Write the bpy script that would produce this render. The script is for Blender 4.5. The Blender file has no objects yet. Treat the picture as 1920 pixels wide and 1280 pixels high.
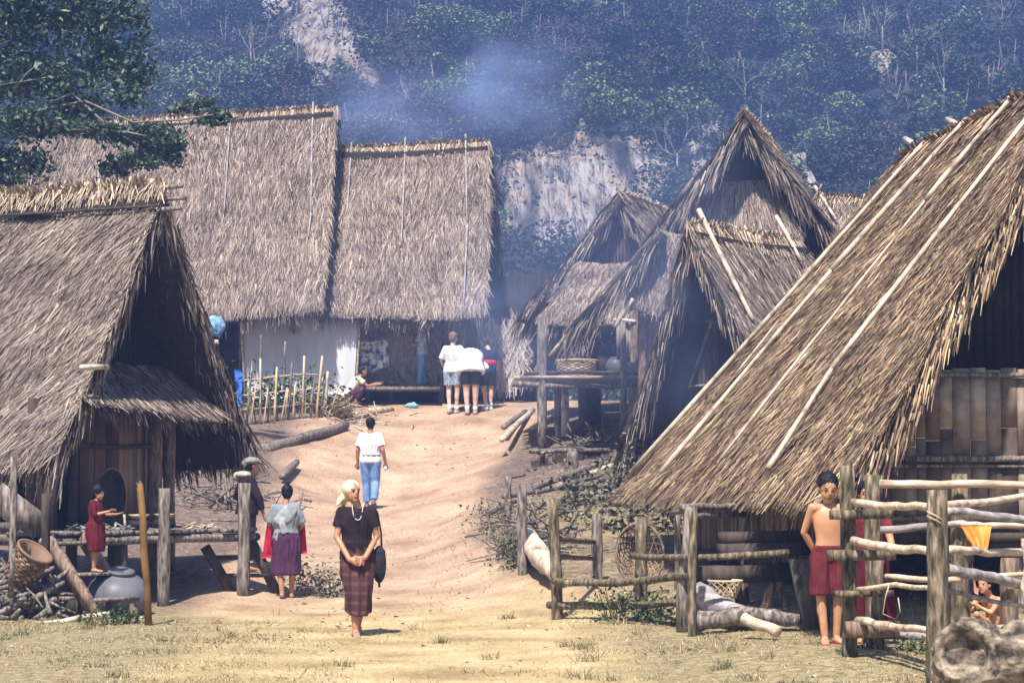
import bpy, math, random
import numpy as np
from mathutils import Vector, Matrix

random.seed(7)
rng = np.random.default_rng(11)
R = math.radians
scene = bpy.context.scene

# ------------------------------------------------------------ camera
F = 4000.0                      # focal length in pixels of the 1920 px wide photograph
CAMZ = 1.58
PITCH = math.atan(260 / F)
cam_d = bpy.data.cameras.new('camera')
cam = bpy.data.objects.new('camera', cam_d)
scene.collection.objects.link(cam)
cam.location = (0, 0, CAMZ)
cam.rotation_euler = (math.pi / 2 + PITCH, 0, 0)
cam_d.sensor_width = 36
cam_d.lens = 75
cam_d.clip_start = 0.5
cam_d.clip_end = 2000
scene.camera = cam

# ------------------------------------------------------------ world, sun, exposure
SUN_EL, SUN_AZ = R(58), R(-165)      # azimuth from +Y (view direction) towards +X
world = bpy.data.worlds.new('World')
scene.world = world
world.use_nodes = True
wn = world.node_tree.nodes
wl = world.node_tree.links
bg = wn.get('Background')
sky = wn.new('ShaderNodeTexSky')
sky.sky_type = 'NISHITA'
sky.sun_disc = False
sky.sun_elevation = SUN_EL
sky.sun_rotation = SUN_AZ
sky.air_density = 1.3
sky.dust_density = 1.0
wl.new(sky.outputs[0], bg.inputs[0])
bg.inputs[1].default_value = 0.072
sun_d = bpy.data.lights.new('sun', 'SUN')
sun_d.energy = 5.0
sun_d.angle = R(1.2)
sun_d.color = (1.0, 0.93, 0.86)
sun = bpy.data.objects.new('sun', sun_d)
scene.collection.objects.link(sun)
sdir = Vector((math.sin(SUN_AZ) * math.cos(SUN_EL), math.cos(SUN_AZ) * math.cos(SUN_EL), math.sin(SUN_EL)))
sun.rotation_euler = sdir.to_track_quat('Z', 'Y').to_euler()
sun.location = sdir * 60

vs = scene.view_settings
vs.view_transform = 'Standard'
vs.look = 'None'
vs.exposure = 1.02
vs.gamma = 1.0
scene.render.engine = 'CYCLES'
scene.cycles.use_denoising = True
scene.cycles.max_bounces = 6
scene.cycles.diffuse_bounces = 3
scene.cycles.volume_bounces = 1
scene.cycles.transparent_max_bounces = 8
scene.cycles.volume_step_rate = 2.0
scene.cycles.volume_max_steps = 96

# ------------------------------------------------------------ helpers
def P(px, py, d):
    """a point of the place seen at photo pixel (px,py), d metres in front of the camera"""
    cx, cy = (px - 960) / F, (640 - py) / F
    c, s = math.cos(PITCH), math.sin(PITCH)
    dy = c - cy * s
    dz = s + cy * c
    k = d / dy
    return Vector((cx * k, d, CAMZ + dz * k))

def ray(px, py):
    return P(px, py, 1.0) - Vector((0, 0, CAMZ))

def hit_plane(px, py, A, N):
    r = ray(px, py); o = Vector((0, 0, CAMZ))
    t = (A - o).dot(N) / r.dot(N)
    return o + r * t

def tag(o, label=None, cat=None, group=None, kind=None):
    if label: o['label'] = label
    if cat: o['category'] = cat
    if group: o['group'] = group
    if kind: o['kind'] = kind
    return o

def thing(name, loc, label, cat, group=None):
    o = bpy.data.objects.new(name, None)
    o.empty_display_size = 0.2
    scene.collection.objects.link(o)
    o.location = loc
    return tag(o, label, cat, group)

def link_mesh(name, me, parent=None, world_off=None):
    o = bpy.data.objects.new(name, me)
    scene.collection.objects.link(o)
    if parent is not None:
        o.parent = parent
    return o

def origin_of(parent):
    v = Vector((0, 0, 0))
    while parent is not None:
        v += parent.location
        parent = parent.parent
    return v

class MB:
    """collects shapes in world coordinates; build() links them as ONE mesh object"""
    def __init__(s):
        s.v = []; s.f = []; s.m = []; s.n = 0
        s.bv = []; s.bf = []; s.bm = []
    def add(s, verts, faces, mi=0):
        b = s.n
        s.v.extend([tuple(p) for p in verts]); s.n += len(verts)
        s.f.extend([tuple(b + i for i in f) for f in faces])
        s.m.extend([mi] * len(faces))
        return s
    def quads(s, Q, mi=0):          # Q: (N,k,3) numpy, k verts a face
        s.bv.append(Q); s.bm.append(mi); return s
    def box(s, c, size, ax=None, mi=0):
        c = Vector(c); hx, hy, hz = [k / 2 for k in size]
        X, Y, Z = ax if ax else (Vector((1, 0, 0)), Vector((0, 1, 0)), Vector((0, 0, 1)))
        vs_ = [c + X * (hx * i) + Y * (hy * j) + Z * (hz * k) for i in (-1, 1) for j in (-1, 1) for k in (-1, 1)]
        return s.add(vs_, [(0, 1, 3, 2), (4, 6, 7, 5), (0, 4, 5, 1), (2, 3, 7, 6), (0, 2, 6, 4), (1, 5, 7, 3)], mi)
    def beam(s, a, b, w, h, up=(0, 0, 1), mi=0):
        a, b = Vector(a), Vector(b); X = (b - a); L = X.length; X.normalize()
        Y = Vector(up).cross(X)
        if Y.length < 1e-4: Y = Vector((1, 0, 0)).cross(X)
        Y.normalize(); Z = X.cross(Y)
        return s.box((a + b) / 2, (L, w, h), (X, Y, Z), mi)
    def tube(s, pts, rad, n=8, wob=0.0, mi=0, ref=None):
        pts = [Vector(p) for p in pts]
        if not hasattr(rad, '__len__'): rad = [rad] * len(pts)
        rings = []
        for i, p in enumerate(pts):
            t = (pts[min(i + 1, len(pts) - 1)] - pts[max(i - 1, 0)]).normalized()
            a = Vector(ref) if ref else (Vector((0, 0, 1)) if abs(t.z) < .9 else Vector((1, 0, 0)))
            u = a - t * a.dot(t); u.normalize(); w = t.cross(u)
            r = rad[i]; ru, rw = (r if hasattr(r, '__len__') else (r, r))
            rings.append([p + (u * (ru * math.cos(k * 2 * math.pi / n)) + w * (rw * math.sin(k * 2 * math.pi / n))) * (1 + random.uniform(-wob, wob)) for k in range(n)])
        vs_ = [q for r in rings for q in r]
        fs = []
        for i in range(len(pts) - 1):
            for k in range(n):
                k2 = (k + 1) % n
                fs.append((i * n + k, i * n + k2, (i + 1) * n + k2, (i + 1) * n + k))
        fs.append(tuple(range(n))[::-1]); fs.append(tuple((len(pts) - 1) * n + k for k in range(n)))
        return s.add(vs_, fs, mi)
    def log(s, a, b, r0, r1=None, n=8, seg=6, bend=0.02, mi=0, wob=.06):
        a, b = Vector(a), Vector(b); r1 = r1 or r0; L = (b - a).length
        pts = []; rad = []
        o = Vector((random.uniform(-1, 1), random.uniform(-1, 1), random.uniform(-1, 1))) * bend * L
        for i in range(seg + 1):
            t = i / seg
            pts.append(a.lerp(b, t) + o * math.sin(math.pi * t) + Vector([random.uniform(-1, 1) * bend * L * .15 for _ in range(3)]) * (0 < i < seg))
            rad.append((r0 + (r1 - r0) * t) * random.uniform(.9, 1.1))
        return s.tube(pts, rad, n, wob, mi)
    def ellipsoid(s, c, r, n=12, m=8, ax=None, mi=0):
        c = Vector(c); X, Y, Z = ax if ax else (Vector((1, 0, 0)), Vector((0, 1, 0)), Vector((0, 0, 1)))
        vs_ = []; fs = []
        for j in range(1, m):
            th = math.pi * j / m
            for k in range(n):
                ph = 2 * math.pi * k / n
                vs_.append(c + X * (r[0] * math.sin(th) * math.cos(ph)) + Y * (r[1] * math.sin(th) * math.sin(ph)) + Z * (r[2] * math.cos(th)))
        top = len(vs_); vs_.append(c + Z * r[2]); bot = len(vs_); vs_.append(c - Z * r[2])
        for j in range(m - 2):
            for k in range(n):
                k2 = (k + 1) % n
                fs.append((j * n + k, (j + 1) * n + k, (j + 1) * n + k2, j * n + k2))
        for k in range(n):
            fs.append((top, k, (k + 1) % n)); fs.append((bot, (m - 2) * n + (k + 1) % n, (m - 2) * n + k))
        return s.add(vs_, fs, mi)
    def lathe(s, base, prof, n=20, ax=None, mi=0, cap=True):
        base = Vector(base); X, Y, Z = ax if ax else (Vector((1, 0, 0)), Vector((0, 1, 0)), Vector((0, 0, 1)))
        vs_ = [base + X * (r * math.cos(2 * math.pi * k / n)) + Y * (r * math.sin(2 * math.pi * k / n)) + Z * h for r, h in prof for k in range(n)]
        fs = [(i * n + k, i * n + (k + 1) % n, (i + 1) * n + (k + 1) % n, (i + 1) * n + k) for i in range(len(prof) - 1) for k in range(n)]
        if cap:
            fs.append(tuple(range(n))[::-1]); fs.append(tuple((len(prof) - 1) * n + k for k in range(n)))
        return s.add(vs_, fs, mi)
    def build(s, name, mats, parent=None, label=None, smooth=False):
        if not isinstance(mats, (list, tuple)): mats = [mats]
        off = origin_of(parent)
        V = [np.array(s.v, dtype=np.float64).reshape(-1, 3)] if s.v else []
        loops = [i for f in s.f for i in f]; tot = [len(f) for f in s.f]; mi = list(s.m)
        loops = [np.array(loops, dtype=np.int32)]; tot = [np.array(tot, dtype=np.int32)]; mi = [np.array(mi, dtype=np.int32)]
        nb = s.n
        for Q, m_ in zip(s.bv, s.bm):
            N, k, _ = Q.shape
            V.append(Q.reshape(-1, 3)); loops.append((np.arange(N * k) + nb).astype(np.int32))
            tot.append(np.full(N, k, dtype=np.int32)); mi.append(np.full(N, m_, dtype=np.int32)); nb += N * k
        V = np.concatenate(V) - np.array(off)[None]
        loops = np.concatenate(loops); tot = np.concatenate(tot); mi = np.concatenate(mi)
        me = bpy.data.meshes.new(name)
        me.vertices.add(len(V)); me.vertices.foreach_set('co', V.astype(np.float32).ravel())
        me.loops.add(len(loops)); me.loops.foreach_set('vertex_index', loops)
        me.polygons.add(len(tot))
        st = np.concatenate([[0], np.cumsum(tot)[:-1]]).astype(np.int32)
        me.polygons.foreach_set('loop_start', st); me.polygons.foreach_set('loop_total', tot)
        me.polygons.foreach_set('material_index', mi)
        if smooth: me.polygons.foreach_set('use_smooth', np.ones(len(tot), dtype=bool))
        me.update(calc_edges=True); me.validate()
        for m_ in mats: me.materials.append(m_)
        o = bpy.data.objects.new(name, me)
        scene.collection.objects.link(o)
        if parent is not None: o.parent = parent
        if label: o['label'] = label
        return o

# ------------------------------------------------------------ materials
def new_mat(name):
    m = bpy.data.materials.new(name); m.use_nodes = True
    nt = m.node_tree
    return m, nt, nt.nodes, nt.links, nt.nodes['Principled BSDF']

def ramp(nodes, stops, interp='LINEAR'):
    r = nodes.new('ShaderNodeValToRGB'); r.color_ramp.interpolation = interp
    e = r.color_ramp.elements
    while len(e) < len(stops): e.new(0.5)
    for el, (p, c) in zip(e, stops): el.position = p; el.color = (*c, 1)
    return r

def mix_rgb(nt, fac, a, b, mode='MIX'):
    n = nt.nodes.new('ShaderNodeMix'); n.data_type = 'RGBA'; n.blend_type = mode
    for sock, val in ((n.inputs[0], fac), (n.inputs[6], a), (n.inputs[7], b)):
        if hasattr(val, 'links'): nt.links.new(val, sock)
        elif isinstance(val, (int, float)): sock.default_value = val
        else: sock.default_value = (*val, 1)
    return n.outputs[2]

def noise_node(nt, scale, detail=4, coord='Object', vec=None, stretch=None, rough=.55):
    n = nt.nodes.new('ShaderNodeTexNoise'); n.inputs['Scale'].default_value = scale
    n.inputs['Detail'].default_value = detail; n.inputs['Roughness'].default_value = rough
    tc = nt.nodes.new('ShaderNodeTexCoord'); src = tc.outputs[coord]
    if stretch:
        mp = nt.nodes.new('ShaderNodeMapping'); mp.inputs['Scale'].default_value = stretch
        nt.links.new(src, mp.inputs['Vector']); src = mp.outputs[0]
    nt.links.new(src, n.inputs['Vector'])
    return n

def bump(nt, b, src, strength=.4, dist=.02):
    n = nt.nodes.new('ShaderNodeBump'); n.inputs['Strength'].default_value = strength
    n.inputs['Distance'].default_value = dist
    nt.links.new(src, n.inputs['Height']); nt.links.new(n.outputs[0], b.inputs['Normal'])

def mat_island(name, stops, rough=.85, nscale=1.2, namt=.5, tint=(.6, .6, .6), coord='Object', transl=0, spec=.2):
    """colour per loose piece (each straw, leaf, slat) times slow patches of wear"""
    m, nt, nd, lk, b = new_mat(name)
    g = nd.new('ShaderNodeNewGeometry')
    r = ramp(nd, stops); lk.new(g.outputs['Random Per Island'], r.inputs[0])
    n = noise_node(nt, nscale, 8, coord)
    r2 = ramp(nd, [(.32, tint), (.68, (1, 1, 1))]); lk.new(n.outputs[0], r2.inputs[0])
    c = mix_rgb(nt, namt, r.outputs[0], r2.outputs[0], 'MULTIPLY')
    lk.new(c, b.inputs['Base Color']); b.inputs['Roughness'].default_value = rough
    b.inputs['Specular IOR Level'].default_value = spec
    if transl:
        t = nd.new('ShaderNodeBsdfTranslucent'); lk.new(c, t.inputs[0])
        mx = nd.new('ShaderNodeMixShader'); mx.inputs[0].default_value = transl
        lk.new(b.outputs[0], mx.inputs[1]); lk.new(t.outputs[0], mx.inputs[2])
        lk.new(mx.outputs[0], nd['Material Output'].inputs['Surface'])
    return m

def mat_noise(name, stops, scale=8, stretch=None, rough=.8, bs=.4, bd=.01, detail=6, spec=.25, coord='Object'):
    m, nt, nd, lk, b = new_mat(name)
    n = noise_node(nt, scale, detail, coord, stretch=stretch)
    r = ramp(nd, stops); lk.new(n.outputs[0], r.inputs[0])
    lk.new(r.outputs[0], b.inputs['Base Color']); b.inputs['Roughness'].default_value = rough
    b.inputs['Specular IOR Level'].default_value = spec
    if bs: bump(nt, b, n.outputs[0], bs, bd)
    return m

M = {}
M['thatch_grey'] = mat_island('thatch_grey', [(0, (.05, .036, .031)), (.25, (.15, .115, .092)), (.6, (.285, .225, .18)), (.92, (.42, .34, .27)), (1, (.60, .50, .40))], nscale=.9, namt=.65, tint=(.52, .50, .54))
M['thatch_gold'] = mat_island('thatch_gold', [(0, (.035, .022, .018)), (.25, (.16, .108, .072)), (.55, (.36, .255, .16)), (.86, (.60, .43, .235)), (1, (.84, .67, .41))], nscale=1.1, namt=.9, tint=(.42, .37, .42))
M['thatch_dark'] = mat_island('thatch_dark', [(0, (.03, .02, .02)), (.5, (.09, .065, .06)), (.9, (.19, .14, .13)), (1, (.36, .28, .24))], nscale=1, namt=.5)
M['straw_lit'] = mat_island('straw_lit', [(0, (.25, .2, .17)), (.5, (.52, .44, .38)), (1, (.78, .70, .60))], nscale=2, namt=.35)  # paler than the roof straw, standing in for light on the shaded porch wall
M['ridge'] = mat_island('ridge', [(0, (.14, .10, .075)), (.5, (.38, .29, .21)), (1, (.64, .52, .38))], nscale=2, namt=.35)
M['slab'] = mat_noise('slab', [(.3, (.012, .010, .009)), (.7, (.04, .03, .025))], 14, bs=.6, bd=.03)  # near black, so roof undersides carry their shade in the colour
M['pole'] = mat_noise('pole', [(.32, (.20, .15, .11)), (.45, (.46, .38, .29)), (.7, (.68, .60, .48))], 5, (1, 1, 1), .6, .3, .004)
M['rail_grey2'] = mat_noise('rail_grey2', [(.3, (.16, .13, .10)), (.5, (.33, .27, .21)), (.72, (.52, .45, .36))], 7, (.5, 2, 2), .75, .3, .004)
M['pole_dark'] = mat_noise('pole_dark', [(.3, (.16, .14, .13)), (.7, (.42, .40, .40))], 6, None, .7, .3, .004)
M['wood_grey'] = mat_noise('wood_grey', [(.33, (.045, .036, .03)), (.48, (.15, .125, .105)), (.6, (.25, .215, .18)), (.72, (.40, .35, .30))], 9, (3, 3, .6), .9, .9, .02)
M['wood_dark'] = mat_noise('wood_dark', [(.3, (.025, .02, .018)), (.7, (.10, .075, .06))], 6, (2, 2, .6), .85, .5, .01)
M['wood_moss'] = mat_noise('wood_moss', [(.33, (.025, .022, .014)), (.46, (.095, .08, .045)), (.56, (.18, .135, .09)), (.70, (.33, .27, .19))], 10, (2.5, 2.5, .6), .9, .9, .02)
M['wood_brown'] = mat_noise('wood_brown', [(.35, (.08, .055, .04)), (.5, (.19, .13, .092)), (.7, (.34, .25, .18))], 9, (2.5, 2.5, .6), .85, .8, .02)
M['wood_orange'] = mat_noise('wood_orange', [(.3, (.05, .05, .015)), (.5, (.16, .085, .025)), (.75, (.30, .16, .05))], 3, None, .7, .5, .01)
M['bamboo_wall'] = mat_island('bamboo_wall', [(0, (.12, .085, .07)), (.4, (.27, .205, .165)), (.75, (.40, .32, .265)), (1, (.55, .46, .39))], rough=.8, nscale=4, namt=.85, tint=(.3, .27, .26))
M['bamboo_brown'] = mat_island('bamboo_brown', [(0, (.08, .05, .035)), (.5, (.20, .13, .09)), (1, (.36, .26, .18))], rough=.7, nscale=3, namt=.6)
M['bamboo_shade'] = mat_island('bamboo_shade', [(0, (.03, .022, .02)), (.5, (.075, .052, .045)), (1, (.15, .11, .09))], rough=.7, nscale=3, namt=.6)  # darker copy of the brown bamboo, gable shade put into its colour
M['bamboo_pale'] = mat_island('bamboo_pale', [(0, (.36, .24, .14)), (.5, (.55, .42, .27)), (1, (.72, .60, .42))], rough=.6, nscale=4, namt=.4)
M['basket'] = mat_island('basket', [(0, (.22, .14, .07)), (.5, (.45, .33, .2)), (1, (.66, .54, .36))], rough=.7, nscale=5, namt=.3)
M['basket_dark'] = mat_island('basket_dark', [(0, (.08, .05, .03)), (.6, (.22, .14, .09)), (1, (.40, .28, .18))], rough=.7, nscale=5, namt=.4)
M['clay'] = mat_noise('clay', [(.3, (.06, .062, .07)), (.7, (.15, .15, .165))], 2.5, None, .45, .2, .01)
M['clay_blue'] = mat_noise('clay_blue', [(.3, (.10, .13, .17)), (.7, (.22, .26, .31))], 2.5, None, .5, .2, .01)
M['stone'] = mat_noise('stone', [(.34, (.035, .026, .02)), (.47, (.13, .10, .072)), (.58, (.27, .22, .16)), (.72, (.45, .38, .29))], 9, None, .9, 1.0, .04, 10)
M['deep_shade'] = mat_noise('deep_shade', [(.3, (.012, .01, .01)), (.7, (.03, .025, .02))], 5, None, .9, .2)  # near-black wall colour standing in for the shade of unlit interiors
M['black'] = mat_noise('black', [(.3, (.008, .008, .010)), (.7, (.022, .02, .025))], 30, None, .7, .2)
M['tarp'] = None
# ------------------------------------------------------------ ground
_cp = []
def _px(px, py, d): p = P(px, py, d); _cp.append((p.x, p.y, p.z))
for x in (-14, -9, -5, -2, 1, 4, 8, 14):
    for y in (6, 12, 17):
        _cp.append((x, y, 0.0 if x < 2.5 or y < 14 else .10))
for x, y, z in ((-16, 24, 0), (-9, 22, 0), (-6, 23, 0), (-3, 22, 0), (0, 21.5, 0), (-8, 27.5, 0), (-5, 27.3, .02), (-3.2, 27.5, .04),
                (-16, 32, .3), (-12, 31, .1), (-9, 31, .15), (-6, 30.5, .15), (3, 20.5, .1), (5, 20, .16), (8, 20, .16), (14, 21, .2), (8, 26, .25), (5, 25, .25), (14, 30, .8), (9, 31, .9)):
    _cp.append((x, y, z))
for a in ((545, 1122, 28), (455, 1118, 27.5), (420, 1040, 30), (420, 930, 37), (350, 930, 37), (470, 900, 39), (510, 835, 43), (640, 790, 46.5), (570, 870, 42.5),
          (620, 1060, 31), (700, 952, 41), (780, 1080, 30), (800, 1040, 33), (830, 985, 36), (850, 890, 42.5), (760, 860, 45), (660, 800, 47),
          (700, 762, 49.5), (800, 761, 50), (900, 760, 50), (1000, 757, 50), (640, 765, 49), (500, 765, 47.5),
          (905, 945, 35.5), (880, 1000, 33), (930, 1000, 31.2), (950, 905, 38), (1000, 960, 31), (1000, 1040, 28.5), (1000, 1085, 27.5), (880, 1075, 29.5),
          (1040, 1150, 24.5), (1120, 1085, 27), (1160, 1050, 28.3), (1150, 1000, 31.5), (1060, 1000, 30), (1040, 860, 41), (1090, 800, 45), (1160, 760, 49), (1010, 900, 38.5), (1100, 900, 37.5),
          (1160, 930, 35), (1250, 930, 35), (1250, 1090, 25.5), (1340, 1010, 29), (1290, 1182, 21.5), (1470, 1150, 21.5), (1550, 1208, 18.2), (1600, 1222, 17.6), (1420, 1090, 24), (1400, 940, 33)):
    _px(*a)
for x, y, z in ((-14, 42, 2.2), (-9, 42, 2.2), (-16, 50, 3.4), (-10, 50, 3.45), (-5, 51.5, 3.5), (0, 52, 3.5), (4, 53, 3.5), (8, 52, 3.6), (14, 50, 3.8), (20, 44, 3.0), (20, 35, 1.6), (-22, 35, .8), (-22, 50, 3.4),
                (-25, 60, 3.6), (-12, 60, 3.5), (0, 60, 3.5), (12, 60, 3.7), (25, 60, 4.0), (-30, 75, 3.6), (0, 75, 3.6), (30, 75, 4.0), (-30, 95, 3.8), (0, 95, 3.8), (30, 95, 3.8), (-30, 15, 0), (30, 15, .2), (-30, 0, 0), (0, 0, 0), (30, 0, 0)):
    _cp.append((x, y, z))
_cp = np.array(_cp)
def _kern(a, b):
    d = np.sqrt((((a[:, None, :] - b[None]) * np.array([1, .8])) ** 2).sum(-1) + .3)
    return d
_K = _kern(_cp[:, :2], _cp[:, :2])
_n = len(_cp)
_A = np.zeros((_n + 3, _n + 3)); _A[:_n, :_n] = _K - np.eye(_n) * .12
_A[:_n, _n:] = np.c_[np.ones(_n), _cp[:, :2]]; _A[_n:, :_n] = _A[:_n, _n:].T
_w = np.linalg.solve(_A, np.r_[_cp[:, 2], 0, 0, 0])
_ph = rng.uniform(0, 6.28, (24, 3)); _fr = rng.normal(0, 1, (24, 2))
def gz(X, Y):
    X = np.atleast_1d(np.asarray(X, float)); Y = np.atleast_1d(np.asarray(Y, float))
    q = np.c_[X.ravel(), Y.ravel()]
    z = np.concatenate([_kern(c, _cp[:, :2]) @ _w[:_n] for c in np.array_split(q, max(1, len(q) // 8000 + 1))])
    z = z + _w[_n] + q @ _w[_n + 1:]
    rise = np.clip((q[:, 1] - 26) / 10, 0.12, 1)
    nz = 0
    for i in range(24):
        k = .5 + i * .35
        nz = nz + np.sin(q[:, 0] * _fr[i, 0] * k + q[:, 1] * _fr[i, 1] * k + _ph[i, 0]) / (1.5 + i * .8)
    return (z + nz * .028 * rise).reshape(X.shape)
def G(x, y): return float(gz([x], [y])[0])
def on_ground(px, py, d0=12.0, d1=70.0):
    d = np.arange(d0, d1, .05)
    pts = np.array([P(px, py, k) for k in (1.0, 2.0)])
    dirv = pts[1] - pts[0]; o = pts[0] - dirv
    q = o[None] + dirv[None] * d[:, None]
    g = gz(q[:, 0], q[:, 1])
    h = np.where(q[:, 2] <= g)[0]
    i = h[0] if len(h) else len(d) - 1
    return Vector((q[i, 0], q[i, 1], g[i]))

def _axis(lo, hi, fine_lo, fine_hi, s, grow=1.12):
    a = list(np.arange(fine_lo, fine_hi, s)); st = s
    while a[-1] < hi: st *= grow; a.append(a[-1] + st)
    st = s; b = []
    c = fine_lo
    while c > lo: st *= grow; c -= st; b.append(c)
    return np.array(b[::-1] + a)
_xs = _axis(-150, 150, -10, 10, .16); _ys = _axis(-20, 110, 13, 53, .18)
_GX, _GY = np.meshgrid(_xs, _ys)
_GZ = gz(_GX, _GY)
def grid_mesh(X, Y, Z):
    h, w = X.shape
    V = np.stack([X, Y, Z], -1).reshape(-1, 3)
    i = np.arange(h * w).reshape(h, w)
    Fq = np.stack([i[:-1, :-1], i[:-1, 1:], i[1:, 1:], i[1:, :-1]], -1).reshape(-1, 4)
    return V, Fq
def np_object(name, V, Fq, mats, parent=None, smooth=True):
    me = bpy.data.meshes.new(name); me.vertices.add(len(V)); me.vertices.foreach_set('co', np.asarray(V, np.float32).ravel())
    k = Fq.shape[1]; me.loops.add(Fq.size); me.loops.foreach_set('vertex_index', Fq.astype(np.int32).ravel())
    me.polygons.add(len(Fq)); me.polygons.foreach_set('loop_start', (np.arange(len(Fq)) * k).astype(np.int32))
    me.polygons.foreach_set('loop_total', np.full(len(Fq), k, np.int32))
    if smooth: me.polygons.foreach_set('use_smooth', np.ones(len(Fq), bool))
    me.update(calc_edges=True); me.validate()
    for m in mats: me.materials.append(m)
    o = bpy.data.objects.new(name, me); scene.collection.objects.link(o)
    if parent: o.parent = parent
    return o
def point_attr(o, name, vals):
    a = o.data.attributes.new(name, 'FLOAT', 'POINT'); a.data.foreach_set('value', np.asarray(vals, np.float32).ravel())

def pathc(y):      # centre line of the worn earth path
    return np.interp(y, [8, 17, 22, 26, 28, 31.5, 37, 42, 44, 47, 50, 60], [-1.2, -1.1, -1.1, -1.3, -1.9, -2.3, -2.35, -2.4, -2.3, -2.0, -1.6, -.5])
def pathw(y):
    return np.interp(y, [8, 17, 22, 26, 28, 31.5, 37, 42, 44, 47, 50, 60], [1.7, 1.8, 1.9, 2.2, 1.8, 1.5, 1.55, 1.75, 1.95, 2.3, 2.9, 6])
def inpoly(px, py, poly):
    c = np.zeros(px.shape, bool); n = len(poly); j = n - 1
    for i in range(n):
        xi, yi = poly[i]; xj, yj = poly[j]
        t = ((yi > py) != (yj > py)) & (px < (xj - xi) * (py - yi) / (yj - yi + 1e-9) + xi)
        c ^= t; j = i
    return c
def softn(X, Y, k, seed):
    r = np.random.default_rng(seed); s = 0
    for i in range(10):
        a = r.normal(0, 1, 2) * k * (1 + i * .25); s = s + np.sin(X * a[0] + Y * a[1] + r.uniform(0, 6.28)) / (1 + i * .3)
    return s / 3.2
_pm = 1 - np.clip((np.abs(_GX - pathc(_GY)) - pathw(_GY)) / .55 + softn(_GX, _GY, 1.4, 5) * .35 + softn(_GX, _GY, 4, 15) * .2, 0, 1)
def grassf(X, Y):
    left = np.clip((-1.6 - X + (22 - Y) * .12) / 1.2, 0, 1) * np.clip((25.5 - Y) / 2, 0, 1)
    right = np.clip((X - .2) / 1.6, 0, 1) * np.clip((25.5 - Y) / 3, 0, 1) * .8
    dark = np.exp(-(((X - 1.9) / 2.0) ** 2 + ((Y - 32.5) / 4.0) ** 2)) * 1.2
    return np.clip(left + right + dark + softn(X, Y, 1.6, 8) * .25, 0, 1)
ground_mat, nt, nd, lk, b = new_mat('ground')
ap = nd.new('ShaderNodeAttribute'); ap.attribute_name = 'path'
ag = nd.new('ShaderNodeAttribute'); ag.attribute_name = 'grassy'
ad = nd.new('ShaderNodeAttribute'); ad.attribute_name = 'near'
n1 = noise_node(nt, 1.1, 8); n2 = noise_node(nt, 9, 8, rough=.7); n3 = noise_node(nt, 45, 4, rough=.7)
earth = ramp(nd, [(.3, (.37, .235, .155)), (.5, (.53, .37, .25)), (.7, (.66, .49, .345))]); lk.new(n1.outputs[0], earth.inputs[0])
sand = ramp(nd, [(.3, (.36, .26, .13)), (.5, (.56, .43, .22)), (.7, (.70, .57, .33))]); lk.new(n1.outputs[0], sand.inputs[0])
dry = ramp(nd, [(.3, (.17, .14, .075)), (.5, (.36, .29, .155)), (.7, (.56, .47, .28))]); lk.new(n2.outputs[0], dry.inputs[0])
dirt = ramp(nd, [(.3, (.10, .07, .06)), (.5, (.21, .15, .12)), (.72, (.38, .29, .235))]); lk.new(n2.outputs[0], dirt.inputs[0])
c1 = mix_rgb(nt, ad.outputs['Fac'], earth.outputs[0], sand.outputs[0])
c2 = mix_rgb(nt, ad.outputs['Fac'], dirt.outputs[0], dry.outputs[0])
c3 = mix_rgb(nt, ap.outputs['Fac'], c2, c1)
c4 = mix_rgb(nt, ag.outputs['Fac'], c3, dry.outputs[0])
sp = ramp(nd, [(.36, (.36, .32, .30)), (.50, (1, 1, 1))]); lk.new(n3.outputs[0], sp.inputs[0])
c5 = mix_rgb(nt, .7, c4, sp.outputs[0], 'MULTIPLY')
n5 = noise_node(nt, 20, 5, rough=.75); sp2 = ramp(nd, [(.36, (.62, .58, .56)), (.5, (1, 1, 1)), (.68, (1.15, 1.12, 1.05))]); lk.new(n5.outputs[0], sp2.inputs[0])
c5 = mix_rgb(nt, .75, c5, sp2.outputs[0], 'MULTIPLY')
lk.new(c5, b.inputs['Base Color']); b.inputs['Roughness'].default_value = .95; b.inputs['Specular IOR Level'].default_value = .1
mm = nd.new('ShaderNodeMath'); mm.operation = 'ADD'; lk.new(n2.outputs[0], mm.inputs[0]); lk.new(n3.outputs[0], mm.inputs[1])
bump(nt, b, mm.outputs[0], .7, .05)
V, Fq = grid_mesh(_GX, _GY, _GZ)
ground = np_object('ground', V, Fq, [ground_mat]); tag(ground, kind='structure')
point_attr(ground, 'path', _pm); point_attr(ground, 'grassy', grassf(_GX, _GY) * (1 - .75 * _pm))
point_attr(ground, 'near', np.clip((28.5 - _GY + softn(_GX, _GY, .9, 3) * 1.2) / 4.5, 0, 1))

# ------------------------------------------------------------ forested limestone hill behind the village
def hill_y(z):                 # how far back the hillside stands at height z
    return 92 + (z - 3.8) / .40
def vnoise3(p, seed, oct=5, f0=.06):
    r = np.random.default_rng(seed); s = 0; amp = 1
    for o in range(oct):
        for i in range(5):
            a = r.normal(0, 1, p.shape[-1]); a /= np.linalg.norm(a)
            s = s + amp * np.sin((p * a).sum(-1) * f0 * 6.28 * (2 ** o) * r.uniform(.7, 1.4) + r.uniform(0, 6.28)) * .35
        amp *= .55
    return s
_hx = np.concatenate([np.arange(-120, -36, 2.5), np.arange(-36, 36, .36), np.arange(36, 121, 2.5)]); _hz = np.concatenate([np.arange(2.0, 50, .34), np.arange(50, 95, 2)])
HX, HZ = np.meshgrid(_hx, _hz)
HY = hill_y(HZ)
def project(X, Y, Z):
    c, s = math.cos(PITCH), math.sin(PITCH); z = Z - CAMZ
    dep = Y * c + z * s; up = -Y * s + z * c
    return 960 + F * X / dep, 640 - F * up / dep
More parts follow.
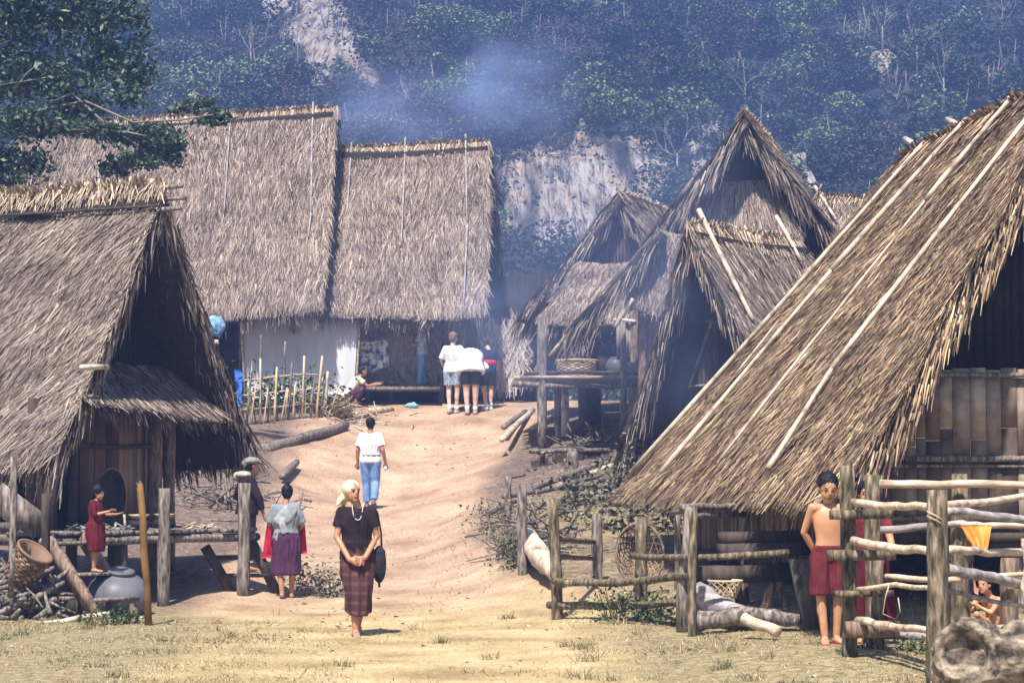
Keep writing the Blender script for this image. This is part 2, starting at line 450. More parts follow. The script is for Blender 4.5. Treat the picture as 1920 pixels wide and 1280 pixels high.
CLIFFS = [([(935, 420), (950, 330), (985, 290), (1060, 300), (1085, 235), (1115, 230), (1130, 262), (1210, 262), (1250, 300), (1250, 400), (1150, 420), (1090, 470), (1040, 500), (1000, 460)], 1.0),
          ([(482, -20), (560, -20), (545, 25), (515, 40), (492, 25)], 1.0),
          ([(555, -10), (640, -10), (655, 60), (690, 90), (720, 170), (700, 185), (640, 110), (600, 185), (560, 170), (548, 90)], .8),
          ([(1285, 235), (1345, 225), (1345, 330), (1300, 345)], .8), ([(1480, 275), (1520, 280), (1550, 330), (1540, 350), (1490, 335)], 1.0),
          ([(1640, 105), (1665, 105), (1660, 160), (1645, 155)], 1), ([(340, 165), (400, 170), (400, 205), (350, 205)], 1), ([(310, 0), (325, 0), (322, 180), (312, 180)], .8)]
def cliff_mask(px, py):
    s = np.zeros(px.shape)
    for poly, k in CLIFFS: s = np.maximum(s, inpoly(px, py, poly) * k)
    return s
px_, py_ = project(HX, HY, HZ)
wob = vnoise3(np.stack([HX, HZ], -1), 4, 4, .08)
cm = cliff_mask(px_ + wob * 14, py_ + vnoise3(np.stack([HX, HZ], -1), 9, 4, .08) * 12)
nb_ = vnoise3(np.stack([HX, HY * .3, HZ * .7], -1), 2, 5, .02)
flute = vnoise3(np.stack([HX * 1.0, HZ * .18], -1), 6, 4, .16)
fl2 = vnoise3(np.stack([HX * 1.0, HZ * .22], -1), 16, 3, .55)
HY2 = HY + nb_ * 2.6 + flute * (.35 + 1.0 * cm) - cm * 1.4 + (np.abs(fl2) - .4) * .9 * cm
V, Fq = grid_mesh(HX + flute * .2, HY2, HZ)
hill_mat, nt, nd, lk, b = new_mat('limestone_hill')
ar = nd.new('ShaderNodeAttribute'); ar.attribute_name = 'rock'
n1 = noise_node(nt, 1.0, 10, stretch=(2.6, .04, .5), rough=.8); n2 = noise_node(nt, .35, 5); n3 = noise_node(nt, .7, 6)
rk = ramp(nd, [(.39, (.05, .05, .055)), (.44, (.24, .20, .18)), (.475, (.56, .48, .41)), (.52, (.84, .76, .65)), (.62, (.93, .87, .77))]); lk.new(n1.outputs[0], rk.inputs[0])
rt = ramp(nd, [(.45, (1, 1, 1)), (.58, (.95, .74, .56)), (.66, (.6, .56, .56))]); lk.new(n2.outputs[0], rt.inputs[0])
rc = mix_rgb(nt, .8, rk.outputs[0], rt.outputs[0], 'MULTIPLY')
sc = ramp(nd, [(.35, (.015, .025, .016)), (.55, (.035, .04, .028)), (.75, (.07, .058, .05))]); lk.new(n3.outputs[0], sc.inputs[0])
lk.new(mix_rgb(nt, ar.outputs['Fac'], sc.outputs[0], rc), b.inputs['Base Color']); b.inputs['Roughness'].default_value = .9
bump(nt, b, n1.outputs[0], 1.0, 1.2)
hills = np_object('hills', V, Fq, [hill_mat]); tag(hills, kind='structure')
point_attr(hills, 'rock', cm * np.clip(1.15 + 1.3 * (.45 + vnoise3(np.stack([HX, HZ * .3], -1), 17, 4, .14)), 0, 1))
# ------------------------------------------------------------ foliage helpers
def unit(a): return a / (np.linalg.norm(a, axis=-1, keepdims=True) + 1e-9)
def leaf_quads(C, size, flat=.35, asp=.55):
    """rhombic leaves with random attitudes; size is a length per leaf"""
    N = len(C); nrm = rng.normal(0, 1, (N, 3)); nrm[:, 2] = np.abs(nrm[:, 2]) + flat; nrm = unit(nrm)
    t = unit(np.cross(nrm, rng.normal(0, 1, (N, 3)))); s = np.cross(nrm, t)
    L = np.asarray(size).reshape(-1, 1) * .5 * np.ones((N, 1)); W = L * asp
    return np.stack([C - t * L, C + s * W - t * L * .1, C + t * L, C - s * W - t * L * .1], 1)
def blade_quads(A, D, S, L, W, tip=.3, droop=None):
    L = np.asarray(L).reshape(-1, 1); W = np.asarray(W).reshape(-1, 1) * .5
    if droop is None:
        E = A + D * L
        return np.stack([A - S * W, A + S * W, E + S * W * tip, E - S * W * tip], 1)
    Mi = A + D * L * .5; D2 = unit(D + droop); E = Mi + D2 * L * .5
    q1 = np.stack([A - S * W, A + S * W, Mi + S * W * .85, Mi - S * W * .85], 1)
    q2 = np.stack([Mi - S * W * .85, Mi + S * W * .85, E + S * W * tip, E - S * W * tip], 1)
    return np.concatenate([q1, q2], 0)
def crown_pts(c, r, n, lumps=7, shell=.55):
    """leaf centres gathered in lumps around an uneven crown"""
    c = np.array(c); r = np.array(r)
    d = unit(rng.normal(0, 1, (lumps, 3))); d[:, 2] = np.abs(d[:, 2]) * .9 - .15
    lc = c + d * r * rng.uniform(.35, .75, (lumps, 1)); lr = r * rng.uniform(.35, .62, (lumps, 1))
    k = rng.integers(0, lumps, n); q = unit(rng.normal(0, 1, (n, 3))) * (rng.uniform(shell ** 3, 1, (n, 1)) ** (1 / 3))
    return lc[k] + q * lr[k]

M['leaf_far'] = []
for nm, stops in (('far_green', [(0, (.014, .03, .015)), (.5, (.036, .068, .032)), (1, (.085, .13, .055))]),
                  ('far_olive', [(0, (.022, .026, .013)), (.5, (.06, .066, .034)), (1, (.13, .125, .065))]),
                  ('far_brown', [(0, (.035, .025, .022)), (.5, (.085, .064, .055)), (1, (.17, .13, .11))]),
                  ('far_bluegreen', [(0, (.012, .03, .02)), (.5, (.025, .05, .032)), (1, (.05, .085, .05))]), ('far_bright', [(0, (.06, .10, .045)), (.5, (.14, .20, .085)), (1, (.24, .30, .13))])):
    M['leaf_far'].append(mat_island(nm, stops, nscale=.25, namt=.4, rough=.7))
M['twig_far'] = mat_noise('twig_far', [(.3, (.10, .085, .075)), (.7, (.30, .27, .24))], 2, bs=0)
M['twig_grey'] = mat_noise('twig_grey', [(.3, (.08, .07, .06)), (.7, (.26, .23, .20))], 5, None, .8, .3)
M['leaf_tree'] = mat_island('leaf_tree', [(0, (.02, .04, .025)), (.5, (.045, .085, .045)), (.88, (.10, .155, .08)), (1, (.26, .30, .16))], nscale=.8, namt=.3, rough=.5, transl=.25, spec=.4)
M['leaf_weed'] = mat_island('leaf_weed', [(0, (.02, .04, .015)), (.6, (.06, .11, .04)), (1, (.16, .20, .08))], nscale=2, namt=.3, rough=.6, transl=.2)
M['leaf_dusty'] = mat_island('leaf_dusty', [(0, (.04, .04, .03)), (.5, (.11, .105, .075)), (1, (.26, .22, .16))], nscale=2, namt=.4, rough=.8)
M['dry_grass'] = mat_island('dry_grass', [(0, (.07, .055, .03)), (.5, (.26, .21, .11)), (.85, (.46, .37, .21)), (1, (.74, .62, .38))], nscale=1.2, namt=.4, rough=.85)
M['green_grass'] = mat_island('green_grass', [(0, (.035, .045, .02)), (.5, (.10, .11, .045)), (1, (.26, .25, .11))], nscale=1.2, namt=.4, rough=.8)

# forest mass on the hillside: one object
def build_forest():
    mb = MB(); n_cr = 0
    X, Y, Z = HX + flute * .2, HY2, HZ
    dxs, dzs = X.shape[1], X.shape[0]
    cand = 3000
    ii = rng.integers(0, 150, cand * 3); jj = rng.integers(0, dxs, cand * 3)
    placed = []
    for i, j in zip(ii, jj):
        x, y, z = X[i, j], Y[i, j], Z[i, j]
        if z > 60 or z < 3 or abs(x) > 20 + y * .16: continue
        u, v = project(np.array([x]), np.array([y]), np.array([z]))
        w = vnoise3(np.array([[x, z]]), 4, 4, .08)[0]
        if cliff_mask(u + w * 14, v + 6)[0] > 0 and rng.random() < .95: continue
        r = rng.uniform(1.2, 3.6)
        if any(abs(x - a) < .45 * (r + q) and abs(z - c) < .3 * (r + q) for a, c, q in placed[-900:]): continue
        placed.append((x, z, r)); n_cr += 1
        k = rng.choice([0, 1, 2, 3, 5], p=[.2, .17, .15, .28, .2])
        if v > 300 and rng.random() < .3: k = 2
        bare = k == 2
        n = int(r * r * (210 if not bare else 90))
        C = crown_pts((x, y - r * .6, z + r * .35), (r, r * .9, r * rng.uniform(.6, .95)), n, rng.integers(4, 8), .75)
        if cliff_mask(np.array([u[0]]), np.array([v[0] - 20]))[0] > 0 or cliff_mask(np.array([u[0]]), np.array([v[0] - 50]))[0] > 0:
            pu, pv = project(C[:, 0], C[:, 1], C[:, 2]); C = C[cliff_mask(pu, pv) <= 0]
            if len(C) < 3: continue
        mb.quads(leaf_quads(C, rng.uniform(.16, .38, len(C)) * (1 if not bare else .7), .8), k)
        if bare and rng.random() < .7 or rng.random() < .10:
            for _ in range(rng.integers(2, 5)):
                a = Vector((x + rng.uniform(-.8, .8), y - r * .9, z - r * .4)); h = rng.uniform(1.2, 3.2)
                q = a + Vector((rng.uniform(-.5, .5), -.2, h)) 
                mb.tube([a, a.lerp(q, .5) + Vector((rng.uniform(-.1, .1), 0, 0)), q], [.07, .05, .02], 4, mi=4)
                for _ in range(3):
                    s_ = a.lerp(q, rng.uniform(.4, .95)); mb.tube([s_, s_ + Vector((rng.uniform(-.9, .9), -.1, rng.uniform(.2, 1)))], [.03, .012], 3, mi=4)
    # scrub filling the slope between the crowns, thin on the rock
    N = 90000
    i = rng.integers(0, 145, N); j = rng.integers(0, dxs, N)
    C = np.stack([X[i, j], Y[i, j], Z[i, j]], 1) + rng.normal(0, .45, (N, 3)); C[:, 1] -= rng.uniform(0, .9, N)
    u, v = project(C[:, 0], C[:, 1], C[:, 2])
    keep = (np.abs(C[:, 0]) < 18 + C[:, 1] * .16) & (C[:, 2] > 3) & ((cliff_mask(u, v) <= 0) | (rng.random(N) < .7 * (vnoise3(C, 14, 5, .14) > .12)))
    C = C[keep]; kk = rng.integers(0, 4, len(C))
    for k in range(4): mb.quads(leaf_quads(C[kk == k], rng.uniform(.2, .45, (kk == k).sum())), k)
    o = mb.build('forest', M['leaf_far'][:4] + [M['twig_far'], M['leaf_far'][4]]); tag(o, kind='stuff')
    print('crowns', n_cr, 'quads', sum(q.shape[0] for q in mb.bv))
build_forest()

def branchy(mb, a, d, L, r, depth, tips, spread=.6, up=.15, mi=0):
    a = Vector(a); d = Vector(d).normalized(); pts = [a]; seg = 4
    for i in range(seg):
        d = (d + Vector((random.gauss(0, .13), random.gauss(0, .13), random.gauss(0, .13) + up * .2))).normalized(); pts.append(pts[-1] + d * (L / seg))
    mb.tube(pts, [r * (1 - .45 * i / seg) for i in range(seg + 1)], 6, .05, mi)
    if depth == 0: tips.append(pts[-1]); tips.append(pts[-2]); return
    for k in range(random.choice((2, 3, 3))):
        b0 = pts[random.randint(2, seg)]
        d2 = (d + Vector((random.gauss(0, spread), random.gauss(0, spread), random.gauss(0, spread) + up))).normalized()
        branchy(mb, b0, d2, L * random.uniform(.55, .75), r * .5, depth - 1, tips, spread, up, mi)
    tips.append(pts[-1])

def weeds(name, spots, label, cat, mat, h=.3, leaf=.06, n=160, stems=True):
    """one low plant: stems and leaves"""
    base = spots[0]; stuff = len(spots) >= 3; root = None if stuff else thing(name, base, label, cat)
    mb = MB(); st = MB()
    for s in spots:
        C = np.array(s) + rng.normal(0, 1, (n, 3)) * np.array([h * .5, h * .4, h * .35]); C[:, 2] = np.maximum(C[:, 2] + h * .45, s[2] + .01)
        mb.quads(leaf_quads(C, rng.uniform(.6, 1.3, n) * leaf))
        for _ in range(7):
            q = Vector(s) + Vector((random.gauss(0, h * .35), random.gauss(0, h * .3), random.uniform(.5, 1.1) * h)); st.tube([Vector(s) + Vector((random.gauss(0, h * .1), 0, -.03)), q], [.008, .003], 4)
    if stuff:
        return tag(mb.build('undergrowth', mat), kind='stuff')
    mb.build('foliage', mat, root); st.build('stem', M['wood_brown'], root)
    return root
# ------------------------------------------------------------ thatch
def V3(a): return np.array(a, float)
def thatch(mb, A, B, C, D, n, L=.38, W=.024, thick=.2, jit=.22, fr=55, rake_l=1.0, rake_r=1.0, eave=1.0, sag=.05, mi=0, slab_mi=1, lift=.10, lean=0.0, rough=0.0):
    """one roof slope. A,B ridge (left,right), C,D eave (right,left). mb gets slab, straws and ragged edges."""
    A, B, C, D = map(V3, (A, B, C, D))
    nrm = unit(np.cross(B - A, D - A)); nrm = nrm if nrm[2] > 0 else -nrm
    ph = rng.uniform(0, 6.28, 6)
    def S(u, v):
        u = np.asarray(u, float)[:, None]; v = np.asarray(v, float)[:, None]
        p = (A * (1 - u) + B * u) * (1 - v) + (D * (1 - u) + C * u) * v
        w = np.sin(u * 5 + ph[0]) * np.sin(v * 3 + ph[1]) * .5 + np.sin(u * 11 + v * 7 + ph[2]) * .3 + np.sin(v * 17 + u * 3 + ph[3]) * .22 + np.sin(u * 29 + v * 13 + ph[4]) * .2
        return p + nrm * (w * sag - np.sin(v * math.pi) * sag * .6) + np.array([0, 0, -1]) * sag * np.sin(u * math.pi)
    gu, gv = np.meshgrid(np.linspace(0.01, .99, 15), np.linspace(0, .985, 11))
    top = S(gu.ravel(), gv.ravel()); bot = top - nrm * thick
    m, k = gu.shape; vs_ = np.concatenate([top, bot]); fs = []
    o2 = m * k
    for i in range(m - 1):
        for j in range(k - 1):
            a = i * k + j; q = (a, a + 1, a + k + 1, a + k); fs.append(q); fs.append(tuple(o2 + t for t in q[::-1]))
    for j in range(k - 1):
        fs.append((j + 1, j, o2 + j, o2 + j + 1)); a = (m - 1) * k + j; fs.append((a, a + 1, o2 + a + 1, o2 + a))
    for i in range(m - 1):
        a = i * k; fs.append((a, a + k, o2 + a + k, o2 + a)); a = i * k + k - 1; fs.append((a + k, a, o2 + a, o2 + a + k))
    mb.add(vs_, fs, slab_mi)
    ulen = max(np.linalg.norm(B - A), np.linalg.norm(C - D)); vlen = max(np.linalg.norm(D - A), np.linalg.norm(C - B))
    along = unit((C - D) + (B - A)); 
    def down(u): return unit((D - A) * (1 - u[:, None]) + (C - B) * u[:, None])
    # body straws, laid in loose courses
    u = rng.uniform(0, 1, n); v = rng.uniform(0, 1, n) ** .95
    cour = vlen / .42; v = np.where(rng.random(n) < .45, (np.floor(v * cour) + rng.beta(1, 4, n)) / cour, v)
    d = down(u); p = S(u, v) + nrm * rng.uniform(-.01, .045, (n, 1))
    patch = np.sin(u * 9 + ph[2]) * np.sin(v * 8 + ph[5]) * .1 + lean
    dd = unit(d + along * (rng.normal(0, jit, (n, 1)) + patch[:, None]) + nrm * rng.uniform(-.02, lift * .7, (n, 1)) * (1 + rough * (rng.random((n, 1)) < .1)))
    s = unit(np.cross(dd, nrm) + nrm * rng.normal(0, .35, (n, 1)))
    ln = L * rng.uniform(.5, 1.3, n); 
    ln = np.minimum(ln, np.maximum((1.03 - v) * vlen, .08) + .12)
    mb.quads(blade_quads(p, dd, s, ln, W * rng.uniform(.4, 1.3, n)), mi)
    g = np.array([0, 0, -1.0])
    # eave fringe
    if eave > 0:
        k = int(ulen * fr * 3.2 * eave); u = rng.uniform(0, 1, k); v = 1 - rng.uniform(0, .35 / vlen, k)
        clump = .65 + .5 * np.abs(np.sin(u * ulen * 4.3 + ph[0])) + .25 * np.sin(u * ulen * 11)
        p = S(u, v) - nrm * rng.uniform(-.03, thick, (k, 1)); d = down(u)
        dd = unit(d + g * rng.uniform(.1, .9, (k, 1)) + along * rng.normal(0, jit * .8, (k, 1)))
        s = unit(np.cross(dd, nrm) + rng.normal(0, .3, (k, 3)))
        mb.quads(blade_quads(p, dd, s, eave * clump * rng.uniform(.22, .52, k), W * rng.uniform(.6, 1.2, k), droop=g * rng.uniform(0, .5, (k, 1))), mi)
    for side, amt in ((0, rake_l), (1, rake_r)):
        if amt <= 0: continue
        k = int(vlen * fr * 3.4); v = rng.uniform(0, 1, k); u = np.full(k, float(side)) + (1 - 2 * side) * rng.uniform(0, .3 / ulen, k)
        out = along * (1 if side else -1)
        p = S(u, v) - nrm * rng.uniform(-.03, thick * .9, (k, 1)); d = down(u)
        clump = .7 + .5 * np.abs(np.sin(v * vlen * 3.7 + ph[1]))
        dd = unit(d * rng.uniform(.5, 1.1, (k, 1)) + out * rng.uniform(-.15, .24, (k, 1)) + g * rng.uniform(.1, .8, (k, 1)))
        s = unit(np.cross(dd, out) + rng.normal(0, .4, (k, 3)))
        mb.quads(blade_quads(p, dd, s, amt * clump * rng.uniform(.2, .55, k), W * rng.uniform(.6, 1.3, k), droop=g * rng.uniform(0, .7, (k, 1))), mi)
    return S

def ridge_cap(mb, A, B, d1, d2, W=.03, L=.4, dens=160, up=.06):
    A, B, d1, d2 = map(V3, (A, B, d1, d2)); ln = np.linalg.norm(B - A); k = int(ln * dens); al = unit(B - A)
    for dn in (d1, d2):
        u = rng.uniform(0, 1, (k, 1)); p = A + (B - A) * u + np.array([0, 0, 1.]) * rng.uniform(-.02, up, (k, 1)) - unit(dn) * rng.uniform(0, .12, (k, 1))
        dd = unit(unit(dn) + al * rng.normal(0, .3, (k, 1)) + np.array([0, 0, 1.]) * rng.uniform(-.05, .22, (k, 1)))
        s = unit(np.cross(dd, np.array([0, 0, 1.])) + rng.normal(0, .3, (k, 3)))
        mb.quads(blade_quads(p, dd, s, L * rng.uniform(.5, 1.2, k), W * rng.uniform(.5, 1.2, k)))
    return mb
def slats(mb, a, b, z0, z1, w=.07, t=.02, gap=.006, top=None, horiz=None, jit=.02):
    """wall of upright split-bamboo slats between plan points a and b; z1 or top(x,y) gives the upper end"""
    a, b = Vector(a), Vector(b); ax = (b - a); ax.z = 0; L = ax.length; ax.normalize(); nn = Vector((-ax.y, ax.x, 0))
    x = 0
    while x < L - .01:
        ww = min(w * random.uniform(.6, 1.3), L - x)
        c = a + ax * (x + ww / 2); h1 = top(c) if top else z1
        h1 += random.uniform(-jit, jit); zz0 = z0 + random.uniform(-jit, jit)
        if h1 - zz0 > .05:
            cuts = [zz0, h1]
            if horiz and h1 - zz0 > horiz: cuts = [zz0, zz0 + (h1 - zz0) * random.uniform(.3, .7), h1]
            for q0, q1 in zip(cuts, cuts[1:]):
                mb.box(Vector((c.x, c.y, (q0 + q1) / 2)) + nn * random.uniform(-.008, .008), (max(ww - gap, .01), t, q1 - q0 - .004), (ax, nn, Vector((0, 0, 1))))
        x += ww
    return mb
UP = Vector((0, 0, 1))
def poles_on(root, lst, A, N, r=.03, name='roof_pole', mat='pole', off=.06, up=.0):
    for q in lst:
        p0 = hit_plane(q[0], q[1], A + N * off, N); p1 = hit_plane(q[2], q[3], A + N * (off + up), N)
        rr = q[4] if len(q) > 4 else r
        MB().log(p0, p1, rr, rr * .75, 7, 9, .004).build(name, M[mat], root, smooth=True)
def plane_n(A, B, D):
    n = (Vector(B) - Vector(A)).cross(Vector(D) - Vector(A)).normalized()
    return n if n.z > 0 else -n

# ============ 1. right foreground house
def house_right():
    r = Vector((-.127, .992, 0)); pr = Vector((.992, .127, 0))
    Ne = P(1586, 916, 18.7); hw, rise, L = 3.74, 4.43, 10.9
    root = thing('thatched_house', (6.2, 23.5, G(6.2, 23.5)), 'large golden thatched house in the right foreground with long pale roof poles', 'house')
    Fe = Ne + r * L; Rn = Ne + pr * hw + UP * rise + r * 3.8; Rf = Ne + pr * hw + UP * rise + r * 10.0
    Ne2 = Ne + pr * 2 * hw; Fe2 = Fe + pr * 2 * hw
    mb = MB()
    # left slope (towards the path): A=far ridge, B=near ridge, C=near eave, D=far eave
    thatch(mb, Rf, Rn, Ne, Fe, 125000, L=.31, W=.0175, thick=.22, jit=.22, fr=90, rake_l=.5, rake_r=.78, eave=.62, sag=.05, lift=.14, rough=2)
    thatch(mb, Rn, Rf, Fe2, Ne2, 9000, L=.45, W=.04, thick=.22, rake_l=1.2, rake_r=.5, fr=40)
    mb.build('thatched_roof', [M['thatch_gold'], M['slab']], root)
    rc = MB(); ridge_cap(rc, Rf + UP * .05, Rn + UP * .05, Ne - (Rn - r * 3.8), Ne2 - (Rn - r * 3.8), W=.035, L=.5, dens=150).build('ridge_cap', M['thatch_gold'], root)
    N = plane_n(Rf, Rn, Fe)
    poles_on(root, [(1182, 886, 1735, 264, .036), (1240, 884, 1560, 505, .032), (1560, 505, 1812, 222, .037), (1345, 868, 1735, 375, .018), (1735, 375, 1895, 185, .034), (1440, 878, 1560, 690, .032), (1560, 690, 1930, 215, .03), (1380, 700, 1460, 600, .015)], Rf, N, off=.10)
    # short crossing ends of the far-side poles at the ridge
    for (a, b, c, d) in ((1703, 266, 1724, 278), (1783, 230, 1803, 240), (1905, 190, 1886, 203)):
        p0 = hit_plane(a, b, Rf, N) + N * .06; p1 = hit_plane(c, d, Rf, N) + N * .06
        MB().log(p0, p1, .045, .04, 7, 2, 0).build('roof_pole', M['pole'], root, smooth=True)
    # near gable wall of split bamboo, set back under the verge
    o = Ne + r * 3.0
    def top(c):
        t = abs((Vector((c.x, c.y, 0)) - Vector((o.x, o.y, 0))).dot(pr)); t = min(t, 2 * hw - t)
        return o.z + rise * t / hw - .30
    zf = 1.02
    a = o + pr * .62; bwl = o + pr * (2 * hw - .6)
    zm = 2.72
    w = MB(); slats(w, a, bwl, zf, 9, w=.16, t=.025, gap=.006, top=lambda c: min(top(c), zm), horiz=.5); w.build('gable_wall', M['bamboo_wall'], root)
    w = MB(); slats(w, a + r * .45, bwl + r * .45, zm - .3, 9, w=.10, t=.025, gap=.006, top=top); w.build('upper_gable', M['deep_shade'], root)  # upper slats coloured near black, as shade under the verge
    for py, rr in ((690, .025), (858, .035), (872, .02), (965, .03)):
        z = CAMZ + (900 - py) / F * 20.6 - 0.06 * (py > 900)
        off = max(0.62, (z - o.z + .35) * hw / rise)
        MB().log((o + pr * off).xy.to_3d() + UP * z - r * .05, (o + pr * (2 * hw - off)).xy.to_3d() + UP * z - r * .05, rr, rr, 7, 8, .002).build('wall_rail', M['wood_grey'], root)
    # the black sill line
    MB().beam((o + pr * .55).xy.to_3d() + UP * (zf - .02) - r * .03, (o + pr * 6.9).xy.to_3d() + UP * (zf - .02) - r * .03, .14, .09).build('sill_beam', M['wood_dark'], root)
    # long side wall under the eave
    w = MB(); slats(w, o + pr * .62, o + pr * .62 + r * 6.8, .62, 1.62, w=.08, t=.025, gap=.006); w.build('side_wall', M['bamboo_brown'], root)
    w = MB(); w.beam((o + pr * .55).xy.to_3d() + UP * .66, (o + pr * .55 + r * 6.9).xy.to_3d() + UP * .66, .05, .08); w.build('side_sill', M['wood_dark'], root)
    # floor and stilts
    fl = MB(); c = o + pr * hw + r * 3.4; fl.box((c.x, c.y, zf - .09), (2 * hw - 1.3, 6.8, .08), (pr, r, UP)); fl.build('floor', M['wood_dark'], root)
    for i in range(4):
        for j in range(4):
            q = o + pr * (.75 + i * 1.98) + r * (.15 + j * 2.15); g = G(q.x, q.y)
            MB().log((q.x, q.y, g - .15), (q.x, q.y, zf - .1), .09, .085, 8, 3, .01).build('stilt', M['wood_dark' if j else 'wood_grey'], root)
    # inner roof timbers
    for s_ in (4.2, 6.5):
        q = Ne + r * s_
        MB().log(q + pr * .3 + UP * .2, q + pr * (hw - .05) + UP * (rise - .35), .05, .045).build('rafter', M['wood_dark'], root)
        MB().log(q + pr * (2 * hw - .3) + UP * .2, q + pr * (hw + .05) + UP * (rise - .35), .05, .045).build('rafter', M['wood_dark'], root)
    # lean-to frame at the outer eave (box frame seen below the thatch)
    return root, o, r, pr
HR = house_right()

# ============ 2. left foreground house
def house_left():
    r = Vector((-.914, .407, 0)); q = Vector((.407, .914, 0)); out = -r
    Nf = P(112, 862, 26.0); w_ = 4.75; H = 3.52; L = 7.0
    Ff = Nf + q * w_; Ap = Nf + q * (w_ * .47) + UP * H
    root = thing('thatched_house', (-8.5, 29.5, G(-8.5, 29.5)), 'left foreground stilt house with dark gable, small apron roof and raised veranda', 'house')
    mb = MB(); Al = Ap + r * L
    thatch(mb, Al, Ap, Nf, Nf + r * L, 82000, L=.31, W=.0185, thick=.22, jit=.30, lean=-.42, fr=75, rake_l=.4, rake_r=.95, eave=.9, lift=.16, rough=2, sag=.06)
    thatch(mb, Ap, Al, Ff + r * L, Ff, 9000, L=.40, W=.03, thick=.22, rake_l=.8, rake_r=.4, fr=60, eave=.7)
    mb.build('thatched_roof', [M['thatch_grey'], M['slab']], root)
    rc = MB(); ridge_cap(rc, Al + UP * .04, Ap + UP * .04, Nf - Ap, Ff - Ap, W=.03, L=.34, dens=240, up=.16)
    rc.build('ridge_cap', M['ridge'], root)
    MB().log(Al - q * .28 - UP * .2, Ap - q * .20 - UP * .17 + out * .05, .018, .018, 6, 8, .004).build('ridge_lath', M['wood_dark'], root)
    for dz, dq in ((.10, .0), (-.05, .06), (-.2, -.04)):
        MB().log(Ap + UP * dz + q * dq + r * .4, Ap + UP * dz + q * dq + out * .28, .035, .03, 7, 2, 0).build('ridge_pole', M['wood_grey'], root)
    # recessed gable: bamboo wall above, coloured black for the shade inside, apron roof below
    rec = r * 1.0
    def gp_(s, z, o=0.0): return Nf + q * (w_ * s) + UP * (z - Nf.z) + out * o
    def roofz(s): return Nf.z + H * (s / .47 if s < .47 else (1 - s) / .53)
    def top(c):
        s = (Vector((c.x, c.y, 0)) - Vector((Nf.x, Nf.y, 0))).dot(q) / w_
        return roofz(min(max(s, 0), 1)) - .25
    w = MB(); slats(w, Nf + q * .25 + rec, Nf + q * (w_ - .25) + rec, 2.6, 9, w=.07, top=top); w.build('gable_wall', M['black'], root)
    z1, z0 = CAMZ + (900 - 668) / F * 28, CAMZ + (900 - 762) / F * 27.3
    ap = MB()
    A_, B_ = gp_(.26, z1, -.95), gp_(.80, z1 - .05, -.95); D_, C_ = gp_(.10, z0 + .08, .0), gp_(.79, z0 - .02, -.06)
    thatch(ap, A_, B_, C_, D_, 9500, L=.34, W=.022, thick=.15, fr=80, rake_l=.3, rake_r=.3, lift=.14, eave=.62)
    ap.build('apron_roof', [M['thatch_grey'], M['slab']], root)
    MB().log(gp_(.06, z1 - .24, .1), gp_(.20, z1 - .2, .02), .035, .035, 7, 2, 0).build('apron_pole', M['pole'], root)
    # lower wall behind the veranda
    ws = r * .75; zp = 0.93
    w = MB(); slats(w, Nf + q * .35 + ws, Nf + q * 1.0 + ws, zp, 2.3, w=.09)
    slats(w, Nf + q * 1.45 + ws, Nf + q * 3.1 + ws, zp, 2.55, w=.09, gap=.003)
    w.build('wall', M['bamboo_brown'], root)
    w = MB(); slats(w, Nf + q * .3 + ws * 1.5 , Nf + q * (w_ - 1.2) + ws * 1.6, zp, 2.4, w=.09); w.build('inner_wall', M['deep_shade'], root)
    # long side wall below the eave, to the left
    w = MB(); slats(w, Nf + q * .45 + r * 1.3, Nf + q * .45 + r * 6.5, zp, 2.1, w=.09); w.build('side_wall', M['bamboo_brown'], root)
    for s_, rr in ((1.2, .07), (3.1, .10), (3.45, .09), (.35, .06)):
        c = Nf + q * s_ + ws * .9
        MB().log((c.x, c.y, G(c.x, c.y) - .1), (c.x, c.y, 2.6), rr, rr, 8, 4, .004).build('post', M['wood_brown' if s_ > 3 else 'wood_dark'], root)
    MB().log(gp_(.25, 2.05, -.70), gp_(.66, 2.05, -.70), .03, .03).build('wall_rail', M['wood_dark'], root)
    # veranda platform
    pl = MB(); a0 = P(60, 1000, 26.2); 
    zpl = zp
    P0 = P(92, 1000, 25.6); P1 = P(478, 1000, 28.1); e = (Vector((P1.x, P1.y, 0)) - Vector((P0.x, P0.y, 0))); Lp = e.length; e.normalize(); bk = Vector((-e.y, e.x, 0))
    if bk.y < 0: bk = -bk
    x = 0; dep = 1.9
    while x < Lp:
        ww = random.uniform(.12, .2); c = Vector((P0.x, P0.y, zpl)) + e * (x + ww / 2) + bk * (dep / 2)
        pl.box(c + UP * random.uniform(-.012, .012), (ww - .01, dep + random.uniform(-.12, .12), .045), (e, bk, UP)); x += ww
    pl.build('veranda_floor', M['wood_grey'], root)
    for k, t in enumerate((.03, dep * .5, dep - .1)):
        a = Vector((P0.x, P0.y, zpl - .09)) + bk * t
        MB().log(a - e * .1, a + e * (Lp + .08), .055, .05, 8, 8, .003).build('veranda_beam', M['wood_dark' if k else 'wood_grey'], root)
    for x_ in (.1, Lp * .36, Lp * .72, Lp - .12):
        for t in (.12, dep - .15):
            if x_ > Lp - 1 and t < 1: continue
            c = Vector((P0.x, P0.y, 0)) + e * x_ + bk * t; g = G(c.x, c.y)
            MB().log((c.x, c.y, g - .1), (c.x, c.y, zpl - .05), .085, .08, 8, 3, .005).build('post', M['wood_dark'], root)
    # tall corner posts in front of the floor edge
    for px, y0, y1, d, rr, mt in ((306, 1138, 915, 26.75, .082, 'wood_grey'), (456, 1118, 905, 27.75, .085, 'wood_grey'), (84, 1150, 925, 25.4, .055, 'wood_dark')):
        b_ = P(px, y0, d); t_ = P(px + 2, y1, d); b_.z = G(b_.x, b_.y) - .1
        MB().log(b_, t_, rr, rr * .92, 10, 6, .006).build('corner_post', M[mt], root, smooth=True)
